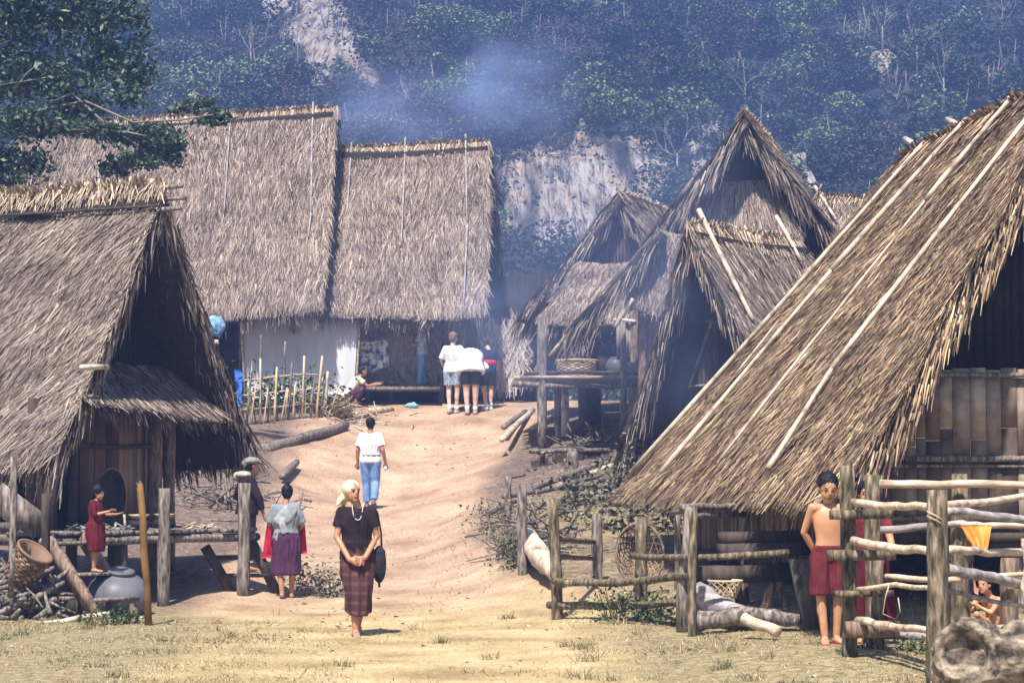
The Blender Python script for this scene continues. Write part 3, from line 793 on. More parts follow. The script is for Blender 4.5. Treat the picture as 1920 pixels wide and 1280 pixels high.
    # side wall for the left edge post
    b_ = P(28, 1150, 24.9); t_ = P(26, 855, 24.9); b_.z = G(b_.x, b_.y) - .1
    MB().log(b_, t_, .05, .045).build('eave_post', M['wood_grey'], root)
    return root, Nf, q, r, out, zpl, e, bk, P0, Lp
HL = house_left()

# ============ 3. two big houses on the rise (back left)
def house_back(nm, lab, R0, R1, F0, F1, B1, polespec, n, gable=True, mat='thatch_grey', rk=(.5, 1.0), aflag=True):
    root = thing('thatched_house', ((R0.x + R1.x) / 2, (R0.y + R1.y) / 2, G((R0.x + R1.x) / 2, (R0.y + R1.y) / 2)), lab, 'house')
    B0 = B1 + (R0 - R1)
    mb = MB()
    thatch(mb, R0, R1, F1, F0, int(n * 1.6), L=.34, W=.027, thick=.26, jit=.24, fr=42, rake_l=rk[0], rake_r=rk[1], lift=.16, sag=.07)
    thatch(mb, R1, R0, B0, B1, n // 8, L=.5, W=.07, thick=.26, fr=30, rake_l=1.0, rake_r=.4)
    mb.build('thatched_roof', [M[mat], M['slab']], root)
    rc = MB(); ridge_cap(rc, R0 + UP * .02, R1 + UP * .02, F1 - R1, B1 - R1, W=.05, L=.4, dens=110); rc.build('ridge_cap', M['ridge'], root)
    N = plane_n(R0, R1, F1); poles_on(root, [(*q[:4], .026) for q in polespec], R0, N, r=.04, mat='pole_dark', off=.06)
    return root, B0, N
R0, R1, F0, F1 = P(36, 240, 52.8), P(633, 206, 51.5), P(-40, 592, 49.8), P(606, 574, 48.6)
B1 = R1 + (R1 - F1); B1.z = F1.z
HB1, _b, _N = house_back('a', 'tallest big thatched house with a grey cloth hung under its eave', R0, R1, F0, F1, B1,
    [(78, 240, 52, 372), (433, 208, 420, 400), (587, 192, 583, 400, .05), (583, 400, 578, 445, .03), (186, 300, 182, 372, .03)], 46000)
def lower_back(root, F0, F1, B1, z1, inset=.7, mat='deep_shade', length=None):
    a = F1.lerp(B1, .22); b = F0.lerp(F0 + (B1 - F1), .22)
    w = MB(); d_ = (a - b).normalized()
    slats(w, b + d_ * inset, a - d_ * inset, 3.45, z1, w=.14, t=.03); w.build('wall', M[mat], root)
lower_back(HB1, F0, F1, B1, 6.0)
# gable closing wall at the right end
def gable_close(root, R1, F1, B1, back, mat, zlow, w=.1, trim=.3):
    a = Vector((F1.x, F1.y, 0)) + back; b_ = Vector((B1.x, B1.y, 0)) + back; m = Vector((R1.x, R1.y, 0)) + back
    Lh = (b_ - a).length
    def top(c):
        t = (Vector((c.x, c.y, 0)) - a).length / Lh
        return (F1.z + (R1.z - F1.z) * min(t, 1 - t) * 2) - trim
    k = MB(); slats(k, a, b_, zlow, 0, w=w, top=top); k.build('gable_wall', M[mat], root)
gable_close(HB1, R1, F1, B1, (R0 - R1).normalized() * .8, 'bamboo_brown', 5.0)
for px in (452, 668, 300, 560):
    b_ = P(px, 745, 50.0); t_ = P(px, 560, 50.0); b_.z = G(b_.x, b_.y) - .2
    MB().log(b_, t_, .07, .06, 7, 3, .004).build('post', M['wood_grey'], HB1)

R0, R1, F0, F1 = P(640, 282, 52.0), P(918, 270, 51.8), P(598, 578, 49.3), P(912, 580, 49.1)
B1 = P(962, 650, 54.2)
HB2, _b, _N = house_back('b', 'smaller thatched house with an open dark porch, right of the tallest one', R0, R1, F0, F1, B1,
    [(659, 268, 648, 430), (648, 430, 634, 595, .03), (760, 258, 752, 462, .05), (873, 252, 876, 420, .05), (876, 420, 868, 592, .035)], 30000)
gable_close(HB2, R1, F1, B1, (R0 - R1).normalized() * .5, 'deep_shade', 3.4)
def porch(root):
    zf = P(760, 735, 51.5).z
    a = P(655, 735, 50.1); b = P(825, 735, 50.1)
    f = MB(); c = (a + b) / 2; f.box((c.x, c.y + .6, zf), ((b - a).x, 2.2, .07)); f.build('porch_floor', M['wood_grey'], root)
    MB().beam((a.x, a.y - .1, zf + .02), (b.x, a.y - .1, zf + .02), .1, .12).build('porch_beam', M['wood_brown'], root)
    w = MB(); w.box((c.x, c.y + .9, zf - .35), ((b - a).x, .06, .6)); w.build('porch_skirt', M['deep_shade'], root)
    for px in (690, 818):
        q = P(px, 755, 50.9); MB().log((q.x, q.y, G(q.x, q.y) - .2), (q.x, q.y, zf), .07, .07, 7, 2, 0).build('floor_post', M['wood_grey'], root)
    # back wall of rough thatch with ragged top; near-black slats stand in for the unlit room above
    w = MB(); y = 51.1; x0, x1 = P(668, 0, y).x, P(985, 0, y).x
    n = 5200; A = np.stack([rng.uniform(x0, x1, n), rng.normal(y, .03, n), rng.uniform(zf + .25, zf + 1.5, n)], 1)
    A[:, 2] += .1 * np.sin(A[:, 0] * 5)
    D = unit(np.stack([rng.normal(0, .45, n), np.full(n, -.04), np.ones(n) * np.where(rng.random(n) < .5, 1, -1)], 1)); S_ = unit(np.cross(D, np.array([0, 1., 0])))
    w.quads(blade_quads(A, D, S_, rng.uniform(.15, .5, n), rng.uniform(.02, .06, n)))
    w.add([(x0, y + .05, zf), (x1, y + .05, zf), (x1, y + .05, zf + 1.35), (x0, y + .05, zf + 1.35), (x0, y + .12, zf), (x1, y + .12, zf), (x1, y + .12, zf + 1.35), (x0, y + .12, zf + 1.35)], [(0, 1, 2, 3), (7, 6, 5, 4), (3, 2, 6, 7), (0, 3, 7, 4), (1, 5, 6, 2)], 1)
    w.build('thatch_wall', [M['straw_lit'], M['slab']], root)
    w = MB(); slats(w, Vector((x0 - 1, y + 1.2, 0)), Vector((x1 + .3, y + 1.2, 0)), 3.2, 6.6, w=.15); w.build('inner_wall', M['deep_shade'], root)
    for px, d, y0, rr in ((828, 50.4, 762, .09), (915, 50.2, 760, .05)):
        b_ = P(px, y0, d); b_.z = G(b_.x, b_.y) - .2; MB().log(b_, P(px - 5, 560, d), rr, rr * .8, 7, 4, .01).build('post', M['wood_grey'], root)
porch(HB2)

# ============ 4. cluster of houses, middle right
def gable_house(lab, Ap, Lf, Rf, ridge, n, poles=None, wallmat='bamboo_brown', apron=None, recess=.6, wall_lo=None, mat='thatch_grey', W=.036, rk=1.2, void_hi=None, L=.42, wall_top_frac=None, lapse=None):
    """gable seen from the front: apex, left foot, right foot, ridge vector going back"""
    root = thing('thatched_house', ((Lf.x + Rf.x) / 2 + ridge.x / 2, (Lf.y + Rf.y) / 2 + ridge.y / 2, G((Lf.x + Rf.x) / 2 + ridge.x / 2, (Lf.y + Rf.y) / 2 + ridge.y / 2)), lab, 'house')
    mb = MB()
    thatch(mb, Ap + ridge, Ap, Lf, Lf + ridge, n, L=L, W=W, thick=.2, fr=45, rake_l=.3, rake_r=rk, lift=.16)
    thatch(mb, Ap, Ap + ridge, Rf + ridge, Rf, n, L=L, W=W, thick=.2, fr=45, rake_l=rk, rake_r=.3, lift=.16)
    mb.build('thatched_roof', [M[mat], M['slab']], root)
    rc = MB(); ridge_cap(rc, Ap + UP * .02, Ap + ridge + UP * .02, Lf - Ap, Rf - Ap, W=W * 1.2, L=.45, dens=130, up=.1); rc.build('ridge_cap', M['ridge'], root)
    bk = ridge.normalized() * recess
    e = Vector((Rf.x - Lf.x, Rf.y - Lf.y, 0)); W_ = e.length; e.normalize(); sA = Vector((Ap.x - Lf.x, Ap.y - Lf.y, 0)).dot(e)
    def top(c):
        s = (Vector((c.x, c.y, 0)) - Vector((Lf.x, Lf.y, 0)) - bk).dot(e)
        z = Lf.z + (Ap.z - Lf.z) * s / sA if s < sA else Rf.z + (Ap.z - Rf.z) * (W_ - s) / (W_ - sA)
        return z - .28
    zl = wall_lo if wall_lo is not None else min(Lf.z, Rf.z)
    w = MB(); slats(w, Vector((Lf.x, Lf.y, 0)) + bk + e * .2, Vector((Rf.x, Rf.y, 0)) + bk - e * .2, zl, 0, w=.08, top=top, gap=.012)
    w.build('gable_wall', M[wallmat], root)
    return root, e, bk, top
# 4a small gable at the back left of the cluster
Ap, Lf, Rf = P(1157, 365, 46), P(966, 605, 44.8), P(1330, 600, 46.2)
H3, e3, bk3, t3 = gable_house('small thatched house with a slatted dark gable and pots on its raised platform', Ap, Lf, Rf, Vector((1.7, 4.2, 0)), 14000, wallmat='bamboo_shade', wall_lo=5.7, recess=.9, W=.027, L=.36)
ap = MB(); thatch(ap, P(1085, 492, 45.4), P(1235, 488, 45.6), P(1215, 592, 44.4), P(1010, 600, 44.2), 13000, L=.32, W=.027, thick=.16, fr=45, rake_l=.6, rake_r=.3)
ap.build('apron_roof', [M['thatch_grey'], M['slab']], H3)
w = MB(); slats(w, P(1000, 700, 47.2).xy.to_3d(), P(1290, 700, 47.2).xy.to_3d(), 3.6, 6.2, w=.12); w.build('inner_wall', M['deep_shade'], H3)
# platform
def platform3(root):
    z = P(1080, 708, 43).z; a, b = P(978, 708, 42.8), P(1195, 708, 43.2)
    f = MB(); y = a.y
    while y < a.y + 2.6:
        f.log((a.x - random.uniform(0, .15), y, z), (b.x, y + .1, z), .04, .036, 6, 5, .003); y += .085
    f.build('platform_floor', M['rail_grey2'], root)
    MB().log((a.x - .2, a.y + .0, z - .13), (b.x, b.y, z - .12), .06, .06).build('platform_beam', M['wood_grey'], root)
    MB().log((a.x + .05, a.y + .0, z + .07), (b.x, b.y, z + .1), .035, .03).build('platform_edge', M['wood_dark'], root)
    for px, y0, y1, d, rr, mt in ((1018, 890, 590, 42.9, .10, 'wood_grey'), (1045, 845, 715, 43.6, .075, 'wood_grey'), (1060, 845, 725, 44.2, .085, 'pole'), (1098, 790, 720, 45.3, .16, 'wood_dark'), (1118, 780, 720, 45.5, .12, 'wood_dark'), (1168, 810, 600, 42.9, .07, 'wood_grey'), (1190, 800, 560, 43.4, .12, 'wood_brown')):
        b_ = P(px, y0, d); b_.z = G(b_.x, b_.y) - .15; t_ = P(px, y1, d)
        MB().log(b_, t_, rr, rr * .9, 8, 4, .008).build('post', M[mt], root, smooth=True)
    w = MB(); slats(w, P(1156, 650, 43.3).xy.to_3d(), P(1188, 650, 43.4).xy.to_3d(), P(0, 668, 43.3).z, P(0, 604, 43.3).z, w=.07); w.build('bamboo_screen', M['bamboo_wall'], root)
    MB().log(P(1150, 600, 43.3), P(1192, 603, 43.3), .04, .04).build('screen_rail', M['pole'], root)
    # lower shelf
    z2 = P(1050, 845, 40.5).z
    f = MB(); 
    for k in range(9): f.log(Vector((P(992, 0, 40.3).x, 40.3 + k * .13, z2)), Vector((P(1140, 0, 40.5).x, 40.4 + k * .13, z2 + .02)), .04, .035, 6, 3, .004)
    f.build('lower_shelf', M['wood_grey'], root)
    for px in (1017, 1075, 1125):
        b_ = P(px, 900, 40.6); b_.z = G(b_.x, b_.y) - .1; MB().log(b_, (b_.x, b_.y, z2), .05, .05).build('shelf_post', M['wood_dark'], root)
    return z, z2
ZP3, ZS3 = platform3(H3)

# 4b tall gable
Ap, Lf, Rf = P(1393, 215, 41), P(1215, 452, 40.6), P(1590, 470, 41.4)
H1, e1, bk1, t1 = gable_house('tallest steep thatched house of the middle cluster with a thatch-filled gable', Ap, Lf, Rf, Vector((1.3, 5, 0)), 17000, wallmat='deep_shade', wall_lo=6.2, recess=.9, rk=1.5, W=.028, L=.38)
# thatch-filled lower gable
w = MB(); a, b = P(1296, 335, 41.7), P(1452, 335, 41.8); c, d = P(1500, 440, 41.4), P(1240, 440, 41.4)
thatch(w, a, b, c, d, 9000, L=.45, W=.026, thick=.1, jit=.12, fr=40, rake_l=.2, rake_r=.2, lift=.08, eave=.4); w.build('gable_thatch', [M['thatch_grey'], M['slab']], H1)
# long low left slope running down over the platform
w = MB(); thatch(w, P(1262, 392, 42.6), P(1232, 442, 39.9), P(1072, 612, 39.3), P(1110, 590, 42), 10000, L=.4, W=.027, thick=.14, fr=45, rake_r=1.5, rake_l=.3, eave=.6)
w.build('side_roof', [M['thatch_grey'], M['slab']], H1)
w = MB(); thatch(w, P(1232, 430, 40.6), P(1330, 440, 40.6), P(1300, 590, 40.0), P(1182, 560, 40.0), 8000, L=.4, W=.027, thick=.12, fr=40, rake_l=.8, rake_r=.3, eave=.8)
w.build('front_roof', [M['thatch_grey'], M['slab']], H1)
MB().log(P(1030, 668, 39.6), P(1200, 478, 40.0), .035, .03).build('roof_pole', M['pole'], H1)
MB().log(P(1152, 612, 39.7), P(1185, 560, 39.9), .05, .05).build('strut', M['pole'], H1)
w = MB(); slats(w, P(1196, 700, 40.8).xy.to_3d(), P(1560, 700, 41.5).xy.to_3d(), G(4, 41) - .2, P(0, 540, 40.9).z, w=.1); w.build('wall', M['bamboo_brown'], H1)
for px in (1200, 1240):
    b_ = P(px, 830, 40.4); b_.z = G(b_.x, b_.y) - .2; MB().log(b_, P(px, 520, 40.4), .09, .08).build('post', M['wood_brown'], H1)

# 4c low house in front with a tall dark doorway
rd = Vector((.66, .75, 0)); 
Ap, Lf, Rf = P(1287, 428, 34), P(1140, 925, 34.9), P(1490, 820, 32.4)
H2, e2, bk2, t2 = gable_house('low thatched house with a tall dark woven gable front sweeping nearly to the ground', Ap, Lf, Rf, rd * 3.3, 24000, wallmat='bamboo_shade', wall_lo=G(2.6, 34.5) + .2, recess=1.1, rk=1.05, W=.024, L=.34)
for (a, b, c, d) in ((1235, 700, 1290, 560), (1330, 610, 1290, 720)):
    pass
N2 = plane_n(Ap, Ap + rd, Rf)
poles_on(H2, [(1310, 393, 1412, 600, .045), (1455, 405, 1503, 490, .04)], Ap, N2, mat='pole', off=.1)
MB().log(Ap + rd * .2 - UP * .22 + N2 * .1, Ap + rd * 3.2 - UP * .22 + N2 * .1, .02, .02).build('ridge_lath', M['wood_dark'], H2)
fn = e2.cross(UP).normalized(); fn = fn if fn.y < 0 else -fn
def on_wall(px, py, off=.05):
    A = Vector((Lf.x, Lf.y, 2)) + bk2 + fn * off
    return hit_plane(px, py, A, fn)
for (a, b, c, d, rr) in ((1212, 835, 1290, 565, .022), (1290, 730, 1335, 600, .03), (1285, 600, 1345, 604, .02), (1225, 728, 1330, 722, .025), (1215, 785, 1280, 785, .05)):
    MB().log(on_wall(a, b), on_wall(c, d), rr, rr, 6, 4, .004).build('wall_pole', M['wood_grey'], H2)

# 4d small roof just visible behind on the right
root = thing('thatched_hut', (6.5, 45, G(6.5, 45)), 'small thatched hut mostly hidden behind the big right roof, only its short ridge showing', 'hut')
A_, B_, C_, D_ = P(1532, 374, 44), P(1760, 384, 45), P(1760, 520, 42.5), P(1500, 500, 41.8)
mb = MB(); thatch(mb, A_, B_, C_, D_, 9000, L=.4, W=.036, fr=45, rake_l=1.5); E_ = A_ + (A_ - D_); E_.z = D_.z; F_ = B_ + (B_ - C_); F_.z = C_.z
thatch(mb, B_, A_, E_, F_, 2500, L=.4, W=.05, fr=40); mb.build('thatched_roof', [M['thatch_grey'], M['slab']], root)
rc = MB(); ridge_cap(rc, A_, B_, D_ - A_, E_ - A_, W=.04, L=.4, dens=150, up=.12).build('ridge_cap', M['ridge'], root)
N4 = plane_n(A_, B_, D_); poles_on(root, [(1528, 350, 1568, 412, .04)], A_, N4, mat='pole', off=.1)
MB().log(P(1522, 380, 43.9), P(1541, 345, 43.9), .035, .025).build('roof_pole', M['wood_brown'], root)
w = MB(); slats(w, D_.lerp(E_, .15).xy.to_3d() + Vector((.6, 0, 0)), D_.lerp(E_, .85).xy.to_3d() + Vector((.6, 0, 0)), 3.0, D_.z + .9, w=.12); slats(w, D_.xy.to_3d() + Vector((.6, .8, 0)), C_.xy.to_3d() + Vector((-.3, .8, 0)), 3.0, D_.z + .5, w=.12); w.build('wall', M['bamboo_brown'], root)
# ------------------------------------------------------------ fences and loose things
def post_part(root, px, y0, y1, d, r, mat, lean=0, n=9, name='post', sq=False):
    b_ = P(px, y0, d); g = G(b_.x, b_.y); t_ = P(px + lean, y1, d); b_.z = g - .15
    mb = MB()
    if sq: mb.beam(b_, t_, r * 2, r * 1.6)
    else: mb.log(b_, t_, r, r * random.uniform(.85, .97), n, 7, .01, wob=.09)
    return mb.build(name, M[mat], root, smooth=not sq)
def rail_part(root, pts, r, mat, name='rail', rr=None, n=8):
    r = r * .86; rr = rr * .86 if rr else None
    ps = [P(*q) for q in pts]; fine = []
    for a, b_ in zip(ps, ps[1:]):
        for k in range(4): fine.append(a.lerp(b_, k / 4) + Vector([random.uniform(-1, 1) * r * .25 for _ in range(3)]))
    fine.append(ps[-1]); m = len(fine); r1 = rr or r * .85
    rad = [(r + (r1 - r) * i / (m - 1)) * random.uniform(.96, 1.05) for i in range(m)]
    return MB().tube(fine, rad, n, .05).build(name, M[mat], root, smooth=True)

M['rail_pale'] = mat_noise('rail_pale', [(.3, (.20, .14, .09)), (.45, (.44, .33, .23)), (.7, (.70, .60, .47))], 7, (.5, 2, 2), .6, .3, .004)
M['rail_grey'] = mat_noise('rail_grey', [(.3, (.10, .09, .09)), (.48, (.27, .24, .23)), (.72, (.50, .44, .40))], 7, (.5, 2, 2), .65, .3, .004)

# right rail fence
f = thing('rail_fence', on_ground(1757, 1245), 'post and rail fence of pale curving poles in front of the big right house', 'fence')
post_part(f, 1757, 1250, 918, 15.9, .085, 'wood_moss')
post_part(f, 1800, 1185, 888, 17.9, .085, 'wood_moss')
post_part(f, 1640, 1190, 890, 18.1, .075, 'wood_moss', lean=-4)
post_part(f, 1893, 1185, 1045, 18.0, .08, 'wood_brown')
dA, dC, dD, dE = 17.45, 16.05, 17.75, 18.0
for pts, r, m_ in (([(1650, 908, 18.0), (1798, 907, 17.75), (1960, 908, 17.6)], .042, 'rail_pale'),
                   ([(1600, 943, 17.3), (1680, 949, 16.7), (1757, 948, 16.0)], .04, 'rail_pale'), ([(1752, 949, 15.97), (1850, 941, 16.6), (1960, 925, 17.2)], .036, 'rail_pale'),
                   ([(1768, 957, 16.05), (1860, 968, 16.5), (1960, 979, 16.9)], .042, 'rail_grey'),
                   ([(1652, 994, 18.0), (1750, 985, 17.9), (1808, 980, 17.75)], .036, 'rail_grey'), ([(1800, 981, 17.7), (1860, 986, 17.6), (1960, 984, 17.5)], .032, 'rail_pale'),
                   ([(1600, 1014, 17.3), (1680, 1027, 16.8), (1757, 1033, 16.1)], .044, 'rail_pale'), ([(1772, 1030, 16.0), (1850, 1034, 16.6), (1960, 1037, 17.2)], .040, 'rail_pale'),
                   ([(1658, 1081, 18.0), (1750, 1086, 17.6), (1800, 1086, 17.6)], .032, 'rail_pale'), ([(1825, 1084, 17.7), (1960, 1072, 17.6)], .026, 'rail_pale'),
                   ([(1774, 1066, 16.0), (1845, 1080, 16.4), (1915, 1096, 16.8)], .05, 'rail_grey'),
                   ([(1608, 1104, 17.3), (1680, 1096, 16.8), (1755, 1104, 16.1)], .026, 'rail_pale'), ([(1765, 1103, 16.0), (1840, 1122, 16.5), (1930, 1138, 17.0)], .024, 'rail_grey'),
                   ([(1608, 1163, 17.3), (1680, 1175, 16.8), (1757, 1182, 16.1)], .038, 'rail_pale'), ([(1812, 1181, 16.3), (1960, 1170, 17.2)], .03, 'rail_pale'),
                   ([(1660, 1188, 18.0), (1752, 1192, 17.8)], .045, 'rail_grey')):
    rail_part(f, pts, r, m_)
mb = MB()
for dz in (0, .035): mb.tube([P(1738, 958 + dz * 240, 15.85), P(1757, 968 + dz * 240, 15.8), P(1775, 980 + dz * 240, 15.88)], .007, 5)
mb.build('lashing', M['basket'], f)
MB().tube([P(1667, 1096, 16.7), P(1660, 1120, 16.7), P(1655, 1150, 16.75), P(1680, 1160, 16.7), P(1688, 1145, 16.7), P(1684, 1120, 16.7)], .006, 5).build('vine_tie', M['basket'], f)
rail_part(f, [(1918, 1010, 16.4), (1924, 1060, 16.4), (1917, 1100, 16.4), (1926, 1150, 16.4)], .02, 'rail_pale', 'hoop')

# stile of boards beside the boy
s = thing('stile', on_ground(1597, 1222), 'mossy wooden stile with four notched boards, beside the bare-chested boy', 'stile')
post_part(s, 1594, 1226, 872, 17.4, .068, 'wood_moss', lean=-6, n=11)
post_part(s, 1646, 1190, 1040, 17.9, .06, 'wood_moss', n=8)
for (x0, x1, y, hh, dd) in ((1562, 1668, 965, .075, .12), (1558, 1672, 1041, .085, .14), (1570, 1668, 1113, .05, .12), (1590, 1680, 1180, .13, .10)):
    a, b_ = P(x0, y, 17.25), P(x1, y - 2, 17.45)
    MB().beam(a, b_, dd, hh).build('board', M['wood_moss' if y < 1150 else 'wood_brown'], s)

# middle rail fence
f = thing('rail_fence', on_ground(1045, 1155), 'low weathered rail fence with split posts across the grass, left of the big right house', 'fence')
post_part(f, 1045, 1155, 935, 23.6, .068, 'wood_moss', lean=-10)
post_part(f, 1203, 1125, 968, 23.2, .072, 'wood_moss')
post_part(f, 1117, 1085, 962, 26.6, .075, 'wood_grey', lean=2)
post_part(f, 1298, 1190, 958, 20.9, .045, 'wood_moss', lean=2)
for pts, r in (([(1038, 1090, 23.5), (1160, 1092, 22.5), (1292, 1080, 21.2)], .05), ([(1030, 1133, 23.7), (1160, 1136, 22.8), (1290, 1128, 21.6)], .05),
               ([(1186, 1043, 23.0), (1300, 1046, 21.0), (1480, 1034, 20.6)], .042), ([(1046, 1008, 23.7), (1114, 1016, 26.5)], .04), ([(1046, 1042, 23.7), (1114, 1047, 26.5)], .035)):
    rail_part(f, pts, r, 'wood_moss')
# rear fence rising to the houses
f = thing('rail_fence', on_ground(975, 1060), 'broken grey rail fence climbing the bank toward the raised platform', 'fence')
post_part(f, 981, 1060, 908, 27.8, .07, 'wood_grey', lean=-3); post_part(f, 953, 985, 893, 31.5, .055, 'wood_grey'); post_part(f, 1071, 950, 845, 36.5, .10, 'wood_grey', lean=2)
for pts, r, m_ in (([(918, 961, 32.5), (1000, 915, 34), (1140, 862, 38)], .075, 'wood_grey'), ([(945, 930, 31.5), (1010, 922, 33), (1150, 885, 37)], .05, 'wood_grey'),
                   ([(1040, 940, 33), (1145, 890, 36.5)], .06, 'wood_grey'), ([(1045, 912, 36.6), (1075, 900, 36.6), (1150, 872, 37)], .06, 'pole'), ([(1080, 935, 35), (1150, 912, 36)], .06, 'wood_dark'), ([(948, 897, 31.5), (985, 890, 33.5)], .025, 'wood_grey')):
    rail_part(f, pts, r, m_)

# box frame below the big eave
fr = thing('pole_rack', on_ground(1288, 1180), 'open frame of grey posts and beams standing below the big thatched eave', 'frame')
mb = MB(); b_ = P(1286, 1180, 21.4); b_.z = G(b_.x, b_.y) - .15
mb.tube([b_, P(1285, 1100, 21.4), P(1290, 1050, 21.4), P(1296, 950, 21.4)], [.10, .09, .07, .06], 10, .06).build('post', M['wood_grey'], fr, smooth=True)
post_part(fr, 1398, 1160, 950, 22.6, .05, 'wood_grey'); post_part(fr, 1270, 1110, 962, 24.5, .04, 'wood_grey')
rail_part(fr, [(1278, 950, 21.4), (1410, 948, 22.6)], .045, 'wood_grey', 'beam'); rail_part(fr, [(1288, 966, 21.5), (1402, 964, 22.6)], .04, 'wood_grey', 'beam')
rail_part(fr, [(1262, 962, 24.5), (1290, 955, 21.5)], .035, 'wood_grey', 'beam')

for i, (pts, r, lab) in enumerate((([(1350, 1008, 22.0), (1545, 1004, 22.4)], .06, 'uppermost dark plank of the timber stacked under the big right eave'), ([(1352, 1032, 21.9), (1550, 1026, 22.3)], .07, 'dark squared beam below the uppermost plank under the big right eave'), ([(1300, 1078, 21.8), (1470, 1072, 22.2)], .09, 'lowest thick dark timber resting under the big right eave'))):
    root = MB().beam(P(*pts[0]), P(*pts[1]), .22, r * 2).build('plank', M['wood_dark']); tag(root, lab, 'timber', 'dark timbers under the eave')
for pxx in (1372, 1452):      # trestle carrying those timbers
    t = MB(); q = P(pxx, 1150, 22.1); g = G(q.x, q.y)
    for k in (-.12, .12): t.log((q.x + k, q.y + k * .3, g - .08), (q.x + k * .3, q.y, P(pxx, 1085, 22.1).z), .05, .045)
    t.log((q.x, q.y, P(pxx, 1090, 22.1).z), (q.x, q.y + .1, P(pxx, 1012, 22.1).z), .05, .045)
    tag(t.build('trestle', M['wood_dark' if pxx < 1400 else 'wood_brown']), 'dark forked trestle under the left end of the stacked timbers' if pxx < 1400 else 'brown forked trestle under the right half of the stacked timbers', 'trestle', 'trestles under the stacked timbers')

# dug-out trough standing on end, stump, logs
g = on_ground(1512, 1172)
root = MB(); a = P(1482, 1048, 20.6); b_ = P(1560, 1048, 20.9); c = P(1556, 1172, 20.8); d_ = P(1508, 1174, 20.6)
th = Vector((0, .16, 0)); c.z = d_.z = g.z
root.add([a, b_, c, d_, a + th, b_ + th, c + th, d_ + th], [(0, 1, 2, 3), (7, 6, 5, 4), (0, 4, 5, 1), (1, 5, 6, 2), (2, 6, 7, 3), (3, 7, 4, 0)])
tag(root.build('wooden_trough', mat_noise('trough_wood', [(.3, (.04, .034, .028)), (.6, (.11, .092, .075)), (.8, (.20, .17, .14))], 6, (3, 3, .5), .85, .7, .01)), 'broad grey wooden trough on end, tapering down, left of the bare-chested boy', 'trough')
root = MB(); q = on_ground(1512, 1180); root.log((q.x, q.y, q.z - .1), P(1512, 1090, q.y), .055, .05); tag(root.build('stake', M['clay_blue']), 'short bluish stake in front of the upright trough', 'stake')
def ground_log(pts, r, mat, lab, name='log', cat='log', r1=None, group=None):
    ps = [P(*q) for q in pts]; mb = MB(); k = []
    for a, b_ in zip(ps, ps[1:]):
        for i in range(4): k.append(a.lerp(b_, i / 4) + Vector([random.uniform(-1, 1) * r * .2 for _ in range(3)]))
    k.append(ps[-1]); m = len(k); r1 = r1 or r
    mb.tube(k, [(r + (r1 - r) * i / (m - 1)) * random.uniform(.9, 1.1) for i in range(m)], 10, .07)
    return tag(mb.build(name, M[mat], smooth=True), lab, cat, group)
ground_log([(1310, 1118, 21.5), (1360, 1140, 21.2), (1400, 1158, 20.9)], .13, 'rail_grey', 'thick pale grey log sloping down to the right, behind the forked post', r1=.09, group='logs lying by the big right house')
ground_log([(1308, 1162, 21.0), (1400, 1152, 20.9), (1500, 1160, 20.7)], .095, 'wood_grey', 'long dark grey log lying level in front of the stacked timbers', r1=.06, group='logs lying by the big right house')
ground_log([(1396, 1158, 20.3), (1458, 1184, 20.0)], .055, 'rail_pale', 'short pale log with a cut end lying on the grass', group='logs lying by the big right house')
ground_log([(988, 1012, 28.3), (1015, 1042, 27.4), (1042, 1072, 26.5)], .16, 'pole', 'fat pale log lying in the brushwood behind the fence post', r1=.12)
ground_log([(940, 824, 43), (1000, 768, 48.5)], .06, 'pole', 'long pale pole lying on the bank right of the path crest', 'pole', 'pole')
ground_log([(945, 800, 45), (985, 772, 48)], .06, 'wood_grey', 'dark grey pole lying behind the pale one by the path crest', 'pole', 'pole')
ground_log([(528, 893, 40), (556, 866, 42)], .07, 'wood_grey', 'short grey plank lying on the slope left of the path', 'plank', 'plank')
ground_log([(488, 846, 42.5), (560, 822, 43.8), (648, 797, 46)], .13, 'wood_grey', 'long grey log holding the bank below the bamboo fence', r1=.09, group='logs along the bank')
ground_log([(560, 806, 46), (640, 782, 47.5), (735, 768, 49)], .12, 'rail_pale', 'pale dusty log along the bank top near the squatting person', r1=.08, group='logs along the bank')
ground_log([(0, 1180, 24.2), (90, 1168, 24.3), (205, 1150, 24.6)], .035, 'pole', 'thin pale pole lying on the ground in front of the left house', 'pole', 'pole')
ground_log([(1600, 1210, 18.2), (1618, 1230, 17.6)], .02, 'pole', 'small dry stick on the ground at the foot of the stile', 'stick', 'stick')
st_ = thing('stake', on_ground(277, 1172), 'slim orange-brown upright stake in front of the grey jar', 'stake')
mb = MB(); b_ = on_ground(279, 1172); d = b_.y
mb.tube([b_ - UP * .1, P(276, 1100, d), P(270, 1040, d), P(268, 970, d), P(262, 906, d)], [.045, .04, .045, .038, .035], 9, .06).build('shaft', M['wood_orange'], st_, smooth=True)
mb = MB(); mb.tube([P(262, 912, d), P(259, 903, d)], [.036, .03], 8).build('tip', M['wood_moss'], st_)

